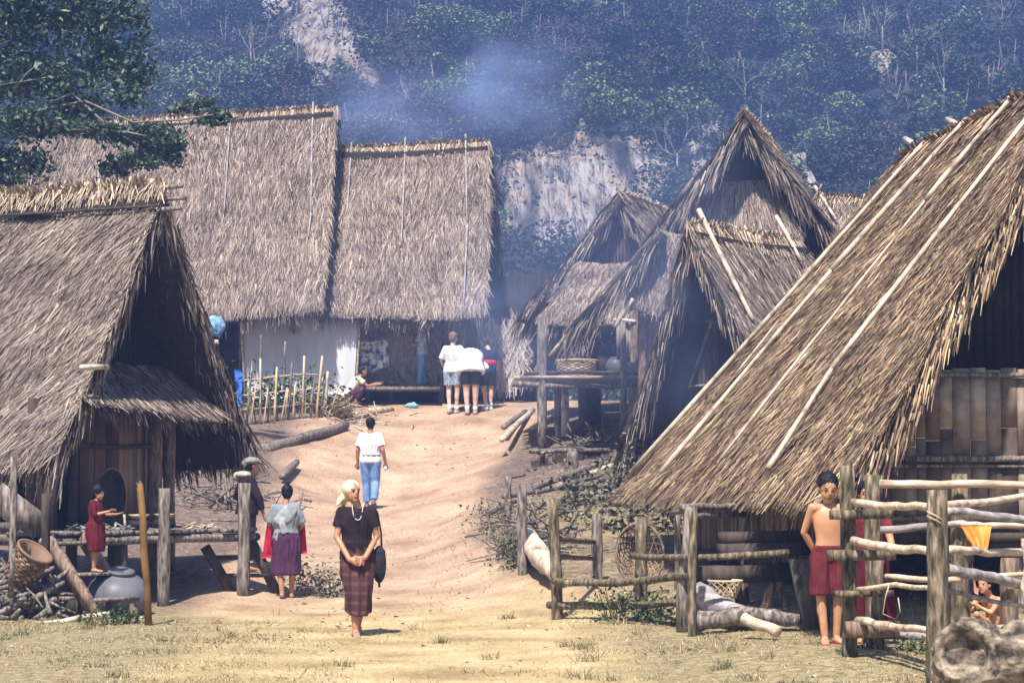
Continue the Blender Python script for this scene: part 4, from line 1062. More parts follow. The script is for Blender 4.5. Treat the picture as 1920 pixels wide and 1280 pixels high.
# hollowed log mortar in the bottom right corner
from mathutils import noise as mnoise
def rough(o, amp, sc, amp2=0):
    me = o.data
    for v in me.vertices:
        n_ = v.co.normalized() if v.co.length > 0 else Vector((0, 0, 1))
        v.co += n_ * (mnoise.fractal(v.co * sc, 1.0, 2.0, 4) * amp)
    me.update()
def voxel(mb, name, mats, vox, parent=None, smooth=True, post=None, it=3):
    tmp = mb.build('tmp_shape', mats, None)
    md = tmp.modifiers.new('r', 'REMESH'); md.mode = 'VOXEL'; md.voxel_size = vox; md.use_smooth_shade = smooth
    dg = bpy.context.evaluated_depsgraph_get(); me = bpy.data.meshes.new_from_object(tmp.evaluated_get(dg))
    bpy.data.objects.remove(tmp); me.name = name
    n = len(me.vertices); co = np.empty(n * 3, np.float32); me.vertices.foreach_get('co', co); co = co.reshape(-1, 3).astype(float)
    # light smoothing
    ne = len(me.edges); ed = np.empty(ne * 2, np.int32); me.edges.foreach_get('vertices', ed); ed = ed.reshape(-1, 2)
    for _ in range(it):
        acc = np.zeros_like(co); cnt = np.zeros(n); np.add.at(acc, ed[:, 0], co[ed[:, 1]]); np.add.at(acc, ed[:, 1], co[ed[:, 0]]); np.add.at(cnt, ed[:, 0], 1); np.add.at(cnt, ed[:, 1], 1)
        co = co * .5 + .5 * acc / np.maximum(cnt, 1)[:, None]
    if post: co = post(co, me)
    co = co - np.array(origin_of(parent))[None]
    me.vertices.foreach_set('co', co.astype(np.float32).ravel()); me.materials.clear()
    for m_ in (mats if isinstance(mats, (list, tuple)) else [mats]): me.materials.append(m_)
    me.polygons.foreach_set('use_smooth', np.full(len(me.polygons), smooth)); me.update()
    o = bpy.data.objects.new(name, me); scene.collection.objects.link(o)
    if parent: o.parent = parent
    return o
c = P(1838, 1222, 15.2)
ax = Vector((-.42, -.86, .28)).normalized(); X_ = ax.cross(UP).normalized(); Y_ = X_.cross(ax)
mo = MB(); c2 = P(1812, 1226, 15.1)
mo.lathe(c2 - ax * .28, [(.16, 0), (.25, .05), (.26, .22), (.23, .33), (.20, .35), (.165, .32), (.15, .25), (.12, .22)], 28, (X_, Y_, ax))
mo.ellipsoid(P(1885, 1235, 15.25), (.27, .26, .19)); mo.ellipsoid(P(1925, 1215, 15.3), (.25, .24, .22)); mo.ellipsoid(P(1830, 1262, 15.2), (.24, .2, .1))
def gn(co, me):
    f1 = vnoise3(co, 31, 5, 1.3); f2 = vnoise3(co, 12, 3, 6)
    d_ = co - np.array(c); return co + unit(d_) * (f1 * .034 + f2 * .012)[:, None]
mo_o = voxel(mo, 'hollow_stump', M['stone'], .012, post=gn); tag(mo_o, 'gnarled weathered stump with a round hollow, at the foot of the fence post', 'stump')

# brushwood tangle behind the fence
def brush(px, py, d, wx, hz, n, lab, mat='wood_grey', Ls=(.3, .9), name='brushwood', r=.012):
    g = P(px, py, d); g.z = G(g.x, g.y); mb = MB()
    for _ in range(n):
        a = Vector((g.x + random.gauss(0, wx * .35), g.y + random.gauss(0, wx * .35), 0)); a.z = G(a.x, a.y) + abs(random.gauss(0, hz * .4))
        v = Vector((random.gauss(0, 1), random.gauss(0, .7), random.gauss(.1, .35))).normalized() * random.uniform(*Ls)
        b_ = a + v; b_.z = max(b_.z, G(b_.x, b_.y) + .01); r_ = r * random.uniform(.5, 2)
        mb.tube([a, (a + b_) / 2 + Vector((0, 0, random.uniform(-.04, .05))), b_], [r_, r_ * .9, r_ * .6], 5)
    return tag(mb.build(name, M[mat]), None, None, None, 'stuff')
brush(1015, 1010, 29.0, .9, .6, 80, 'tangled grey brushwood heaped behind the tall fence post')
brush(25, 1140, 25.2, .9, .45, 110, 'firewood sticks heaped on the ground at the far left', 'wood_grey', (.3, .7), r=.022, name='firewood_heap')
brush(20, 965, 26.2, .5, .1, 0, 'x') if False else None
brush(1095, 830, 42, 1.1, .25, 90, 'loose sticks scattered under the raised platform', 'wood_grey', (.2, .6), r=.014)
brush(640, 782, 47.6, 1.6, .15, 70, 'dry stalks strewn along the bank by the squatting person', 'rail_pale', (.2, .7), r=.012)
brush(400, 935, 37, 1.9, .25, 120, 'dry sticks and rubbish on the slope behind the veranda', 'wood_grey', (.2, .6), r=.014)

# bushes and weeds
def gnd(px, py, d): p = P(px, py, d); p.z = G(p.x, p.y); return p
for i, (pts, lab, mt, h, lf, n) in enumerate((
    ([(1100, 1030, 31), (1140, 1020, 31.5), (1185, 1025, 31), (1230, 1025, 31), (1262, 1020, 31.3), (1160, 960, 34), (1215, 955, 34), (1110, 960, 34.5), (1265, 965, 33)], 'dusty grey-green bushes behind the lattice wheel', 'leaf_dusty', .75, .10, 300),
    ([(905, 1000, 33), (935, 1010, 31.5), (955, 1030, 30.5), (935, 970, 33.5), (970, 1020, 29.5), (990, 1060, 28.2), (1010, 1000, 31), (960, 1060, 29)], 'dry grey weeds on the bank right of the path', 'leaf_dusty', .38, .06, 150),
    ([(975, 1000, 28.2), (990, 985, 28.5)], 'small green plant among the brushwood', 'leaf_weed', .4, .07, 160),
    ([(1140, 1150, 22.9), (1160, 1152, 22.6)], 'bright green weed growing up through the middle fence', 'leaf_weed', .36, .055, 200),
    ([(1200, 1150, 22.6), (1225, 1155, 22.3), (1258, 1150, 22)], 'dark green weeds at the foot of the split post', 'leaf_weed', .26, .06, 150),
    ([(570, 1108, 28.8), (595, 1112, 28.4), (620, 1116, 28.2)], 'low grey-green shrub beside the barefoot woman', 'leaf_dusty', .32, .07, 220),
    ([(170, 1168, 24.0), (200, 1172, 23.9), (225, 1168, 24), (248, 1165, 24.1)], 'small leafy weeds in front of the grey jar', 'leaf_weed', .14, .06, 70),
    ([(480, 770, 46.5), (505, 765, 46.7), (530, 758, 47), (555, 752, 47.2), (580, 745, 47.5), (600, 740, 47.8)], 'garden plants growing behind the bamboo fence', 'leaf_weed', .75, .12, 220),
    ([(1630, 1222, 17.9), (1700, 1215, 17.8), (1740, 1210, 17.6)], 'tufts of green weed under the rail fence', 'leaf_weed', .12, .04, 120),
    ([(1330, 1060, 25.5), (1300, 1075, 24.5)], 'dry weeds seen through the wooden frame', 'leaf_dusty', .22, .05, 90))):
    weeds('bush' if h > .3 else 'weed', [gnd(*q) for q in pts], lab, 'bush' if h > .3 else 'weed', M[mt], h, lf, n)

# lattice wheel (open basket frame) leaning behind the middle fence
root = thing('lattice_basket', gnd(1200, 1100, 24.2), 'large round openwork basket frame leaning behind the middle fence', 'basket')
cc = P(1200, 1038, 24.2); R_ = .36; Rx = .27
T1 = Vector((1, .1, 0)).normalized(); T2 = Vector((0, .25, 1)).normalized(); T3 = T1.cross(T2).normalized()
mb = MB()
def ringp(k, a, dd): return cc + T1 * (Rx * k * math.cos(a)) + T2 * (R_ * k * math.sin(a)) - T3 * dd
mb.tube([ringp(1, 2 * math.pi * i / 28, 0) for i in range(29)], .018, 6); mb.build('rim', M['wood_brown'], root)
mb = MB()
for k, dd in ((.82, .10), (.6, .17), (.38, .21)):
    mb.tube([ringp(k, 2 * math.pi * i / 24, dd) for i in range(25)], .008, 5)
for i in range(22):
    a = 2 * math.pi * i / 22; mb.tube([ringp(1, a, 0), ringp(.8, a + .25, .10), ringp(.55, a + .6, .18), ringp(.25, a + 1.1, .22)], .007, 4); mb.tube([ringp(1, a, 0), ringp(.8, a - .25, .10), ringp(.55, a - .6, .18), ringp(.25, a - 1.1, .22)], .007, 4)
mb.build('lattice', M['basket_dark'], root)

# white openwork basket
root = thing('basket', gnd(1360, 1125, 21.9), 'pale openwork basket with diamond holes under the stacked timbers', 'basket')
cb = P(1360, 1104, 21.7); mb = MB()
for s_ in (-1, 1):
    for i in range(13):
        a0 = i * 2 * math.pi / 13; mb.tube([cb + Vector((.17 * (.6 + .4 * t) * math.cos(a0 + s_ * t * 1.2), .17 * (.6 + .4 * t) * math.sin(a0 + s_ * t * 1.2), -.09 + .17 * t)) for t in (0, .25, .5, .75, 1)], [(.006, .014)] * 5, 5)
mb.build('weave', M['bamboo_pale'], root)
mb = MB(); mb.tube([cb + Vector((.172 * math.cos(a), .172 * math.sin(a), .085)) for a in np.linspace(0, 6.283, 20)], .012, 6); mb.build('rim', M['bamboo_pale'], root)

# woven baskets by weaving function
def basket(root, base, r0, r1, h, mat, ax=None, n=26, rings=12):
    X, Y, Z = ax or (Vector((1, 0, 0)), Vector((0, 1, 0)), UP)
    mb = MB(); B = Vector(base)
    mb.lathe(B, [(r0 * .96, 0), ((r0 + r1) / 2 * .985, h * .5), (r1 * .96, h), (r1 * .9, h), ((r0 + r1) / 2 * .9, h * .5), (r0 * .9, .02)], 24, (X, Y, Z))
    for j in range(rings):
        t = (j + .5) / rings; r = r0 + (r1 - r0) * t + .02 * math.sin(math.pi * t)
        for i in range(n):
            if (i + j) % 2: continue
            a0 = i * 2 * math.pi / n; a1 = a0 + 2 * math.pi / n * 1.1
            p = [B + X * (r * math.cos(a)) + Y * (r * math.sin(a)) + Z * (h * t) for a in (a0, (a0 + a1) / 2, a1)]
            mb.tube(p, [(h / rings * .42, .008)] * 3, 6, ref=Z)
    mb.build('weave', M[mat], root)
    mb = MB(); mb.tube([B + X * (r1 * 1.03 * math.cos(a)) + Y * (r1 * 1.03 * math.sin(a)) + Z * h for a in np.linspace(0, 6.283, 22)], .018, 6); mb.build('rim', M[mat], root)
z_ = Vector((.55, -.25, .8)).normalized(); x_ = z_.cross(Vector((0, 1, 0))).normalized(); y_ = z_.cross(x_)
root = thing('basket', P(25, 1098, 25.0), 'tall brown woven basket tilting against the foot of the ladder', 'basket'); basket(root, P(28, 1092, 25.0), .15, .21, .46, 'basket_dark', (x_, y_, z_))
root = thing('basket', P(1080, 702, 43.6), 'wide pale woven basket on the raised platform', 'basket'); basket(root, Vector((P(1080, 0, 43.8).x, 43.8, ZP3 + .06)), .34, .42, .33, 'bamboo_pale')
mb = MB()
for k in range(26):
    a = Vector((P(1080, 0, 43.8).x + random.uniform(-.3, .3), 43.8 + random.uniform(-.2, .2), ZP3 + .3)); mb.tube([a, a + Vector((random.uniform(-.15, .15), 0, random.uniform(.2, .55)))], [.014, .008], 5)
tag(mb.build('sticks', M['wood_grey']), 'bundle of thin sticks standing in the wide pale basket', 'sticks')
def jar(px, py_base, d, zb, prof, mat, lab, name='jar', cat='jar', lid=None):
    x = P(px, 0, d).x; root = thing(name, (x, d, zb), lab, cat)
    MB().lathe((x, d, zb), prof, 28).build('body', M[mat], root, smooth=True)
    nk = prof[-1]; MB().lathe((x, d, zb + nk[1] - .01), [(nk[0] * .8, 0), (nk[0] * 1.12, .0), (nk[0] * 1.15, .025), (nk[0] * .95, .035)], 24).build('rim', M[mat], root, smooth=True)
    return root
jar(1153, 0, 43.5, ZP3 + .06, [(.12, 0), (.20, .10), (.22, .22), (.17, .33), (.12, .36)], 'clay', 'squat grey clay jar at the right of the platform pots')
jar(1128, 0, 43.9, ZP3 + .06, [(.12, 0), (.19, .12), (.20, .25), (.15, .36), (.10, .4)], 'black', 'dark clay jar between the basket and the squat grey jar')
jar(1010, 0, 43.4, ZP3 + .06, [(.07, 0), (.11, .07), (.10, .15), (.06, .2)], 'basket_dark', 'small brown pot at the left end of the platform', 'pot', 'pot')
mb = MB(); mb.ellipsoid(Vector((P(1181, 0, 43.1).x, 43.1, ZP3 + .19)), (.14, .13, .14)); sk = voxel(mb, 'sack', M['rail_grey'], .02, post=lambda co, me: co + (vnoise3(co, 5, 3, 2) * .02)[:, None]); tag(sk, 'pale bulging sack beside the squat grey jar', 'sack')
# big grey jar under the veranda, lying a little tilted
gj = on_ground(240, 1143); rj = .36
root = thing('water_jar', gj, 'huge round grey clay water jar on the ground under the veranda', 'jar')
zz = Vector((.12, -.2, 1)).normalized(); xx = zz.cross(Vector((0, 1, 0))).normalized(); yy = zz.cross(xx)
cj = Vector((P(232, 0, 25.7).x, 25.7, G(-4.6, 25.7)))
MB().lathe(cj - UP * .03, [(.02, 0), (.18, .01), (.29, .07), (.37, .18), (.385, .29), (.34, .40), (.25, .49), (.15, .535)], 40, (xx, yy, zz)).build('body', M['clay'], root, smooth=True)
MB().lathe(cj - UP * .03 + zz * .53, [(.12, 0), (.15, 0), (.17, .03), (.165, .05), (.13, .05), (.11, .01)], 32, (xx, yy, zz)).build('rim', M['clay'], root, smooth=True)

# things by the left house
root = thing('ladder', on_ground(200, 1152), 'sturdy plank ladder leading up to the veranda, with the red-dressed girl on it', 'ladder')
A0, A1 = P(88, 1008, 25.5), P(186, 1150, 24.9); B0_, B1_ = A0 + Vector((.34, .40, 0)), A1 + Vector((.34, .40, 0)); 
A1.z = G(A1.x, A1.y); B1_.z = G(B1_.x, B1_.y)
MB().beam(A0, A1, .06, .17).build('side_rail', M['wood_brown'], root); MB().beam(B0_, B1_, .06, .17).build('side_rail', M['wood_brown'], root)
STEPS = []
for t in (.10, .49, .80):
    a, b_ = A0.lerp(A1, t), B0_.lerp(B1_, t); ee = (b_ - a).normalized(); a = a - ee * .05 + Vector((.08, 0, .03)); b_ = b_ + ee * .05 + Vector((.08, 0, .03)); STEPS.append((a + b_) / 2)
    MB().beam(a, b_, .20, .035).build('step', M['wood_grey'], root)
root = thing('ladder', on_ground(440, 1118), 'dark step ladder leaning on the right end of the veranda', 'ladder')
for (a, b_, c, d_) in ((384, 1024, 438, 1116), (470, 1012, 520, 1112)):
    dd = 27.9 if a < 400 else 28.1; q0 = P(a, b_, dd); q1 = P(c, d_, dd + .1); q1.z = min(q1.z, G(q1.x, q1.y) + .02); MB().beam(q0, q1, .07, .13).build('side_rail', M['wood_dark'], root)
for y_, x0, x1 in ((1045, 392, 486), (1078, 412, 505)):
    MB().beam(P(x0, y_, 27.95), P(x1, y_, 28.15), .08, .05).build('rung', M['wood_dark'], root)
# winnowing tray against the wall
root = thing('winnowing_tray', P(208, 985, 27.3), 'big dark oval winnowing tray leaning against the left house wall', 'tray')
ct = P(208, 932, 27.25); a1 = Vector((.9, .4, 0)).normalized(); a2 = Vector((.06, -.2, 1)).normalized(); nn = a1.cross(a2).normalized()
pts = [ct + a1 * (.19 * math.cos(a)) + a2 * (.37 * math.sin(a)) for a in np.linspace(0, 2 * math.pi, 29)]
MB().tube(pts, .018, 6).build('rim', M['basket_dark'], root)
MB().add(pts[:-1] + [p + nn * .02 for p in pts[:-1]], [tuple(range(28)), tuple(range(28, 56))[::-1]] + [(i, (i + 1) % 28, 28 + (i + 1) % 28, 28 + i) for i in range(28)]).build('mat', M['black'], root)
# boards and bits on the veranda and at the far left
def on_ver(px, back=.4):
    """point on top of the veranda floor below pixel column px"""
    p = P0v + ev * (Lpv * (px - 92) / 386) + bkv * back; return Vector((p.x, p.y, zpv + .03))
_, _, _, _, _, zpv, ev, bkv, P0v, Lpv = HL
for px, bk_, lab in ((285, .35, 'white enamel bowl on the veranda between the two posts'), (348, .5, 'pale bowl on the veranda just right of the thick post')):
    c = on_ver(px, bk_) + UP * .12; root = thing('bowl', c, lab, 'bowl', 'bowls on the veranda')
    mb = MB(); mb.lathe(c, [(.05, 0), (.10, .03), (.14, .07), (.13, .07), (.09, .035), (.04, .01)], 20); mb.build('bowl_body', M['rail_pale'], root, smooth=True)
    pb = MB(); pb.lathe(c - UP * .12, [(.11, 0), (.15, .04), (.14, .10), (.11, .118)], 16); tag(pb.build('pot', M['black']), 'sooty black pot carrying the ' + ('white enamel' if px < 300 else 'right-hand pale') + ' bowl', 'pot', 'black pots on the veranda')
for i, (px, lab) in enumerate(((185, 'scraps of split wood on the veranda beside the girl'), (245, 'small pile of kindling on the veranda behind the orange stake'), (400, 'heap of pale shavings on the right end of the veranda'))):
    c = on_ver(px, .35); mb = MB()
    for _ in range(34):
        a = c + Vector((random.gauss(0, .11), random.gauss(0, .08), random.uniform(0, .04))); v = Vector((random.gauss(0, 1), random.gauss(0, 1), random.gauss(0, .25))).normalized() * random.uniform(.05, .2); mb.beam(a, a + v, .03, .012)
    tag(mb.build('wood_scraps', M['rail_grey' if i < 2 else 'rail_pale']), lab, 'wood scraps')
for i, (pts, r, lab) in enumerate((([(-10, 925, 25.6), (78, 990, 25.6)], .16, 'wide grey board leaning down to the ladder top at the far left'), ([(10, 962, 25.9), (90, 1003, 25.7)], .07, 'narrow plank leaning under the wide board at the far left'))):
    tag(MB().beam(P(*pts[0]), P(*pts[1]), .05, r * 2).build('board', M['wood_grey']), lab, 'board', 'boards at the far left')
for k, (y, lab) in enumerate(((960, 'upper round log stacked at the far left edge'), (985, 'middle round log stacked at the far left edge'), (1008, 'lower round log stacked at the far left edge'))):
    ground_log([(-40, y, 26.0), (32, y + 4, 26.3)], .07, 'wood_grey', lab, group='logs stacked at the far left')
root = thing('crate', on_ground(120, 1160), 'low dark wooden crate behind the ladder foot', 'crate'); c = P(118, 1142, 25.3); c.z = G(c.x, c.y) + .13
mb = MB()
for sx in (-1, 1): mb.box(c + Vector((.19 * sx, 0, 0)), (.02, .3, .26))
for sy in (-1, 1): mb.box(c + Vector((0, .15 * sy, 0)), (.36, .02, .26))
mb.box(c - UP * .12, (.36, .28, .02)); mb.build('crate_body', M['wood_dark'], root); MB().box(c + UP * .145, (.42, .34, .02)).build('lid', M['wood_brown'], root)
root = thing('red_pot', P(52, 895, 26.6), 'small rusty red pot hanging on the wall at the far left', 'pot'); c = P(52, 895, 26.55)
MB().lathe(c - UP * .07, [(.04, 0), (.075, .04), (.08, .09), (.055, .13)], 18).build('body', mat_noise('rust', [(.3, (.16, .05, .03)), (.7, (.34, .12, .07))], 12), root, smooth=True)
MB().tube([c + Vector((-.06, 0, .05)), c + Vector((0, 0, .16)), c + Vector((.06, 0, .05))], .006, 5).build('handle', M['black'], root)

# bamboo fence on the left rise
f = thing('bamboo_fence', gnd(540, 790, 46), 'rickety bamboo stake fence around the garden below the grey cloth', 'fence')
X0, X1 = 462, 612
for i in range(24):
    t = (i + random.uniform(-.2, .2)) / 23; px = X0 + (X1 - X0) * t; d = 44.8 + 2.2 * t
    b_ = gnd(px, 800, d); hh = random.uniform(.65, 1.05) if i % 4 else random.uniform(1.15, 1.4)
    r_ = .018 if i % 4 else .03
    MB().log(b_ - UP * .1, b_ + Vector((random.gauss(.04, .09), random.gauss(0, .03), hh)), r_, r_ * .8, 6, 3, .008).build('stake', M['bamboo_pale' if i % 3 else 'wood_grey'], f)
for hh in (.3, .62, .95):
    pts = [gnd(X0 + (X1 - X0) * t - 4, 800, 44.75 + 2.2 * t) + UP * (hh + random.uniform(-.03, .03)) for t in np.linspace(0, 1, 7)]
    MB().tube(pts, .018, 6, .05).build('rail', M['bamboo_pale'], f)
f = thing('straw_pile', gnd(625, 770, 47.3), 'heap of golden straw at the end of the bamboo fence', 'straw')
n = 1500; c = gnd(624, 775, 47.4); A = np.array(c) + np.stack([rng.normal(0, .22, n), rng.normal(0, .2, n), np.abs(rng.normal(0, .17, n))], 1); D = unit(rng.normal(0, 1, (n, 3)) * np.array([1, 1, .6])); S_ = unit(np.cross(D, rng.normal(0, 1, (n, 3))))
mb = MB(); mb.quads(blade_quads(A, D, S_, rng.uniform(.1, .3, n), rng.uniform(.015, .03, n))); mb.build('straw', M['dry_grass'], f)
MB().log(gnd(610, 770, 47.3), gnd(610, 770, 47.3) + Vector((.05, 0, 1.0)), .04, .03).build('stake', M['pole'], f)

# grey cloth hung under the eave
cloth_m = mat_noise('cloth_grey', [(.3, (.44, .44, .47)), (.7, (.60, .60, .63))], 3, (1, 1, .3), .75, .5, .02)
def sheet(name, c00, c10, c11, c01, mat, lab, cat, nx=40, nz=24, fold=.06, k=7, thick=.008, parent=None, edge=0):
    c00, c10, c11, c01 = map(V3, (c00, c10, c11, c01)); u, v = np.meshgrid(np.linspace(0, 1, nx), np.linspace(0, 1, nz))
    p = (c00 * (1 - u[..., None]) + c10 * u[..., None]) * (1 - v[..., None]) + (c01 * (1 - u[..., None]) + c11 * u[..., None]) * v[..., None]
    nrm = unit(np.cross(c10 - c00, c01 - c00)); w = (np.sin(u * k * 3.1 + v * 3 + 1) * .5 + np.sin(u * k * 5.3 - v * 5) * .3 + np.sin(u * k * 9.1 + v * 2) * .15) * (.3 + .7 * v) + .8 * np.sin((u + v * .6) * 3)
    p = p + nrm * (w * fold)[..., None]; p[..., 2] += edge * np.sin(u * 9) * v
    V1 = p.reshape(-1, 3); V2 = V1 + nrm * thick; i = np.arange(nx * nz).reshape(nz, nx); q = np.stack([i[:-1, :-1], i[:-1, 1:], i[1:, 1:], i[1:, :-1]], -1).reshape(-1, 4)
    bd = np.concatenate([i[0], i[1:, -1], i[-1, :-1][::-1], i[1:-1, 0][::-1]]); o2 = nx * nz
    side = [(int(bd[a]), int(bd[(a + 1) % len(bd)]), int(bd[(a + 1) % len(bd)] + o2), int(bd[a] + o2)) for a in range(len(bd))]
    mb = MB(); mb.add(np.concatenate([V1, V2]), [tuple(map(int, t)) for t in q] + [tuple(int(t) + o2 for t in r_[::-1]) for r_ in q] + side)
    o = mb.build(name, mat, parent, smooth=True)
    if lab: tag(o, lab, cat)
    return o
root = thing('hung_cloth', P(560, 735, 48.5), 'large grey cloth screen hung below the eave of the tallest big house', 'cloth')
sheet('cloth', P(452, 560, 49.6), P(674, 560, 49.6), P(664, 738, 49.5), P(462, 750, 49.5), cloth_m, None, None, 60, 30, .07, 5, parent=root)
MB().tube([P(449, 560, 49.5), P(455, 660, 49.5), P(460, 752, 49.45)], .03, 7).build('hem', M['rail_pale'], root)
MB().tube([P(676, 560, 49.5), P(672, 650, 49.5), P(667, 740, 49.45)], .028, 7).build('hem', M['rail_pale'], root)
for px, y0, y1 in ((489, 760, 628), (535, 760, 640)):
    q = gnd(px, 760, 47.2); MB().log(q - UP * .1, P(px, y1, 47.2), .035, .025).build('prop', M['wood_grey'], root)
orange = mat_noise('orange_cloth', [(.3, (.70, .20, .03)), (.7, (.95, .42, .10))], 6)
sheet('orange_cloth', P(1802, 984, 17.42), P(1860, 984, 17.40), P(1850, 1032, 17.40), P(1826, 1030, 17.42), orange, 'bright orange cloth hanging from a rail of the right fence', 'cloth', 24, 16, .03, 4, edge=.015)
# round blue bundle under the far eave
blue = mat_noise('pale_blue', [(.3, (.10, .22, .40)), (.55, (.22, .40, .60)), (.7, (.45, .60, .75))], 6, None, .5, .2, .01)
root = thing('bundle', P(410, 612, 46.8), 'round pale blue swirled bundle hanging in the shade left of the grey cloth', 'bundle'); c = P(405, 613, 46.8)
mb = MB(); mb.ellipsoid(c, (.20, .12, .24)); mb.ellipsoid(c + Vector((-.06, 0, .14)), (.15, .11, .12)); voxel(mb, 'cloth_ball', blue, .014, root, post=lambda co, me: co + unit(co - np.array(c)) * (vnoise3(co, 8, 4, 1.6) * .022)[:, None])
mb = MB(); mb.tube([c + Vector((math.cos(a) * .022 * a, -.122 + .002 * a * a, math.sin(a) * .032 * a)) for a in np.linspace(.5, 6.0, 26)], .016, 5); mb.build('swirl', mat_noise('blue_swirl', [(.3, (.05, .14, .35)), (.7, (.10, .25, .5))], 9), root)
MB().tube([c + UP * .28, c + UP * .6], .01, 5).build('cord', M['rail_pale'], root); MB().lathe(c - UP * .42, [(.03, 0), (.08, .06), (.05, .14)], 12).build('tassel', M['rail_pale'], root)
cobalt = mat_noise('cobalt', [(.3, (.03, .10, .45)), (.7, (.08, .22, .70))], 6)
sheet('blue_cloth', P(438, 690, 47.6), P(456, 694, 47.6), P(452, 762, 47.5), P(446, 762, 47.5), cobalt, 'narrow bright blue cloth hanging at the left edge of the grey screen', 'cloth', 10, 12, .05, 2)
sheet('laundry', P(676, 640, 50.2), P(728, 636, 50.2), P(730, 690, 50.1), P(676, 700, 50.1), mat_noise('laundry', [(.40, (.05, .06, .07)), (.47, (.30, .36, .38)), (.56, (.80, .82, .80))], 9, None, .8, .3), 'crumpled black and white washing hung at the left of the porch', 'laundry', 24, 20, .09, 4, edge=.06)
c = on_ground(772, 764); mb = MB(); mb.ellipsoid(c + UP * .04, (.16, .12, .07))
tag(voxel(mb, 'plastic_bag', mat_noise('cyan', [(.3, (.12, .40, .50)), (.7, (.32, .62, .66))], 8, rough=.3), .012, post=lambda co, me: co + (vnoise3(co, 5, 3, 4) * .025)[:, None]), 'crumpled turquoise plastic bag on the crest of the path', 'bag')
# bench behind the squatting person
root = thing('bench', P(725, 742, 50.3), 'low dark bench in the porch, right of the squatting person', 'bench'); z = P(725, 722, 50.3).z
MB().box((P(712, 0, 50.3).x, 50.3, z), (.95, .3, .07)).build('seat', M['wood_dark'], root)
for px in (694, 736): 
    q = P(px, 0, 50.3); MB().log((q.x, 50.3, G(q.x, 50.3) - .05), (q.x, 50.3, z), .04, .04).build('leg', M['wood_grey'], root)
# pebbles and scraps on the ground: nobody could count them
def litter():
    mb = MB(); n = 1500
    X = rng.uniform(-8, 8, n); Y = rng.uniform(15, 48, n); Z = gz(X, Y)
    for x, y, z in zip(X, Y, Z):
        s = random.uniform(.006, .02) * (1 + y / 60); v = [Vector((x, y, z)) + Vector((random.uniform(-1, 1) * s * 1.5, random.uniform(-1, 1) * s * 1.5, random.uniform(-.2, .9) * s)) for _ in range(5)]
        mb.add(v, [(0, 1, 2), (0, 2, 3), (0, 3, 4), (1, 2, 3, 4)])
    o = mb.build('pebbles', mat_island('pebbles', [(0, (.10, .08, .06)), (.5, (.34, .26, .2)), (1, (.75, .66, .52))], namt=0)); tag(o, kind='stuff')
    def zone(n, x0, x1, y0, y1, k):
        X = rng.uniform(x0, x1, n); Y = rng.uniform(y0, y1, n); g_ = grassf(X, Y); keep = rng.random(n) < (g_ ** 1.2 * k + .03) * np.clip(.55 + softn(X, Y, 2.4, 77) * 1.1, .05, 1.3); return X[keep], Y[keep]
    mb = MB()
    for n, x0, x1, y0, y1, k, L, mi in ((200000, -7, 7, 14.5, 25, .5, (.02, .065), 0), (110000, -7, 7, 14.5, 25, .5, (.02, .06), 1), (30000, -3, 6, 25, 36, .5, (.04, .14), 0), (12000, -3, 6, 25, 36, .5, (.05, .14), 1)):
        X, Y = zone(n, x0, x1, y0, y1, k); 
        if mi == 1: 
            q = softn(X, Y, 1.3, 21) > .15; X, Y = X[q], Y[q]
        A = np.stack([X, Y, gz(X, Y) - .004], 1); m = len(X)
        D = unit(np.stack([rng.normal(0, .8, m), rng.normal(0, .8, m), rng.uniform(.25, 1.2, m)], 1)); S_ = unit(np.cross(D, rng.normal(0, 1, (m, 3))))
        mb.quads(blade_quads(A, D, S_, rng.uniform(*L, m) * rng.uniform(.4, 1, m), rng.uniform(.004, .010, m) * (1 if y0 < 20 else 1.6)), mi)
    for _ in range(150):                       # ragged taller tufts
        x, y = rng.uniform(-6, 6), rng.uniform(14.8, 24.5)
        if abs(x - pathc(y)) < pathw(y) * .8 and rng.random() < .8: continue
        m = int(rng.integers(18, 60)); A = np.stack([rng.normal(x, .05, m), rng.normal(y, .05, m), np.zeros(m)], 1); A[:, 2] = gz(A[:, 0], A[:, 1]) - .005
        D = unit(np.stack([rng.normal(0, .5, m), rng.normal(0, .5, m), np.ones(m)], 1)); S_ = unit(np.cross(D, rng.normal(0, 1, (m, 3))))
        mb.quads(blade_quads(A, D, S_, rng.uniform(.03, .13, m), rng.uniform(.004, .008, m), droop=np.array([0, 0, -1.]) * rng.uniform(0, .9, (m, 1))), int(rng.random() < .45))
    o = mb.build('grass', [M['dry_grass'], M['green_grass']]); tag(o, kind='stuff')
litter()
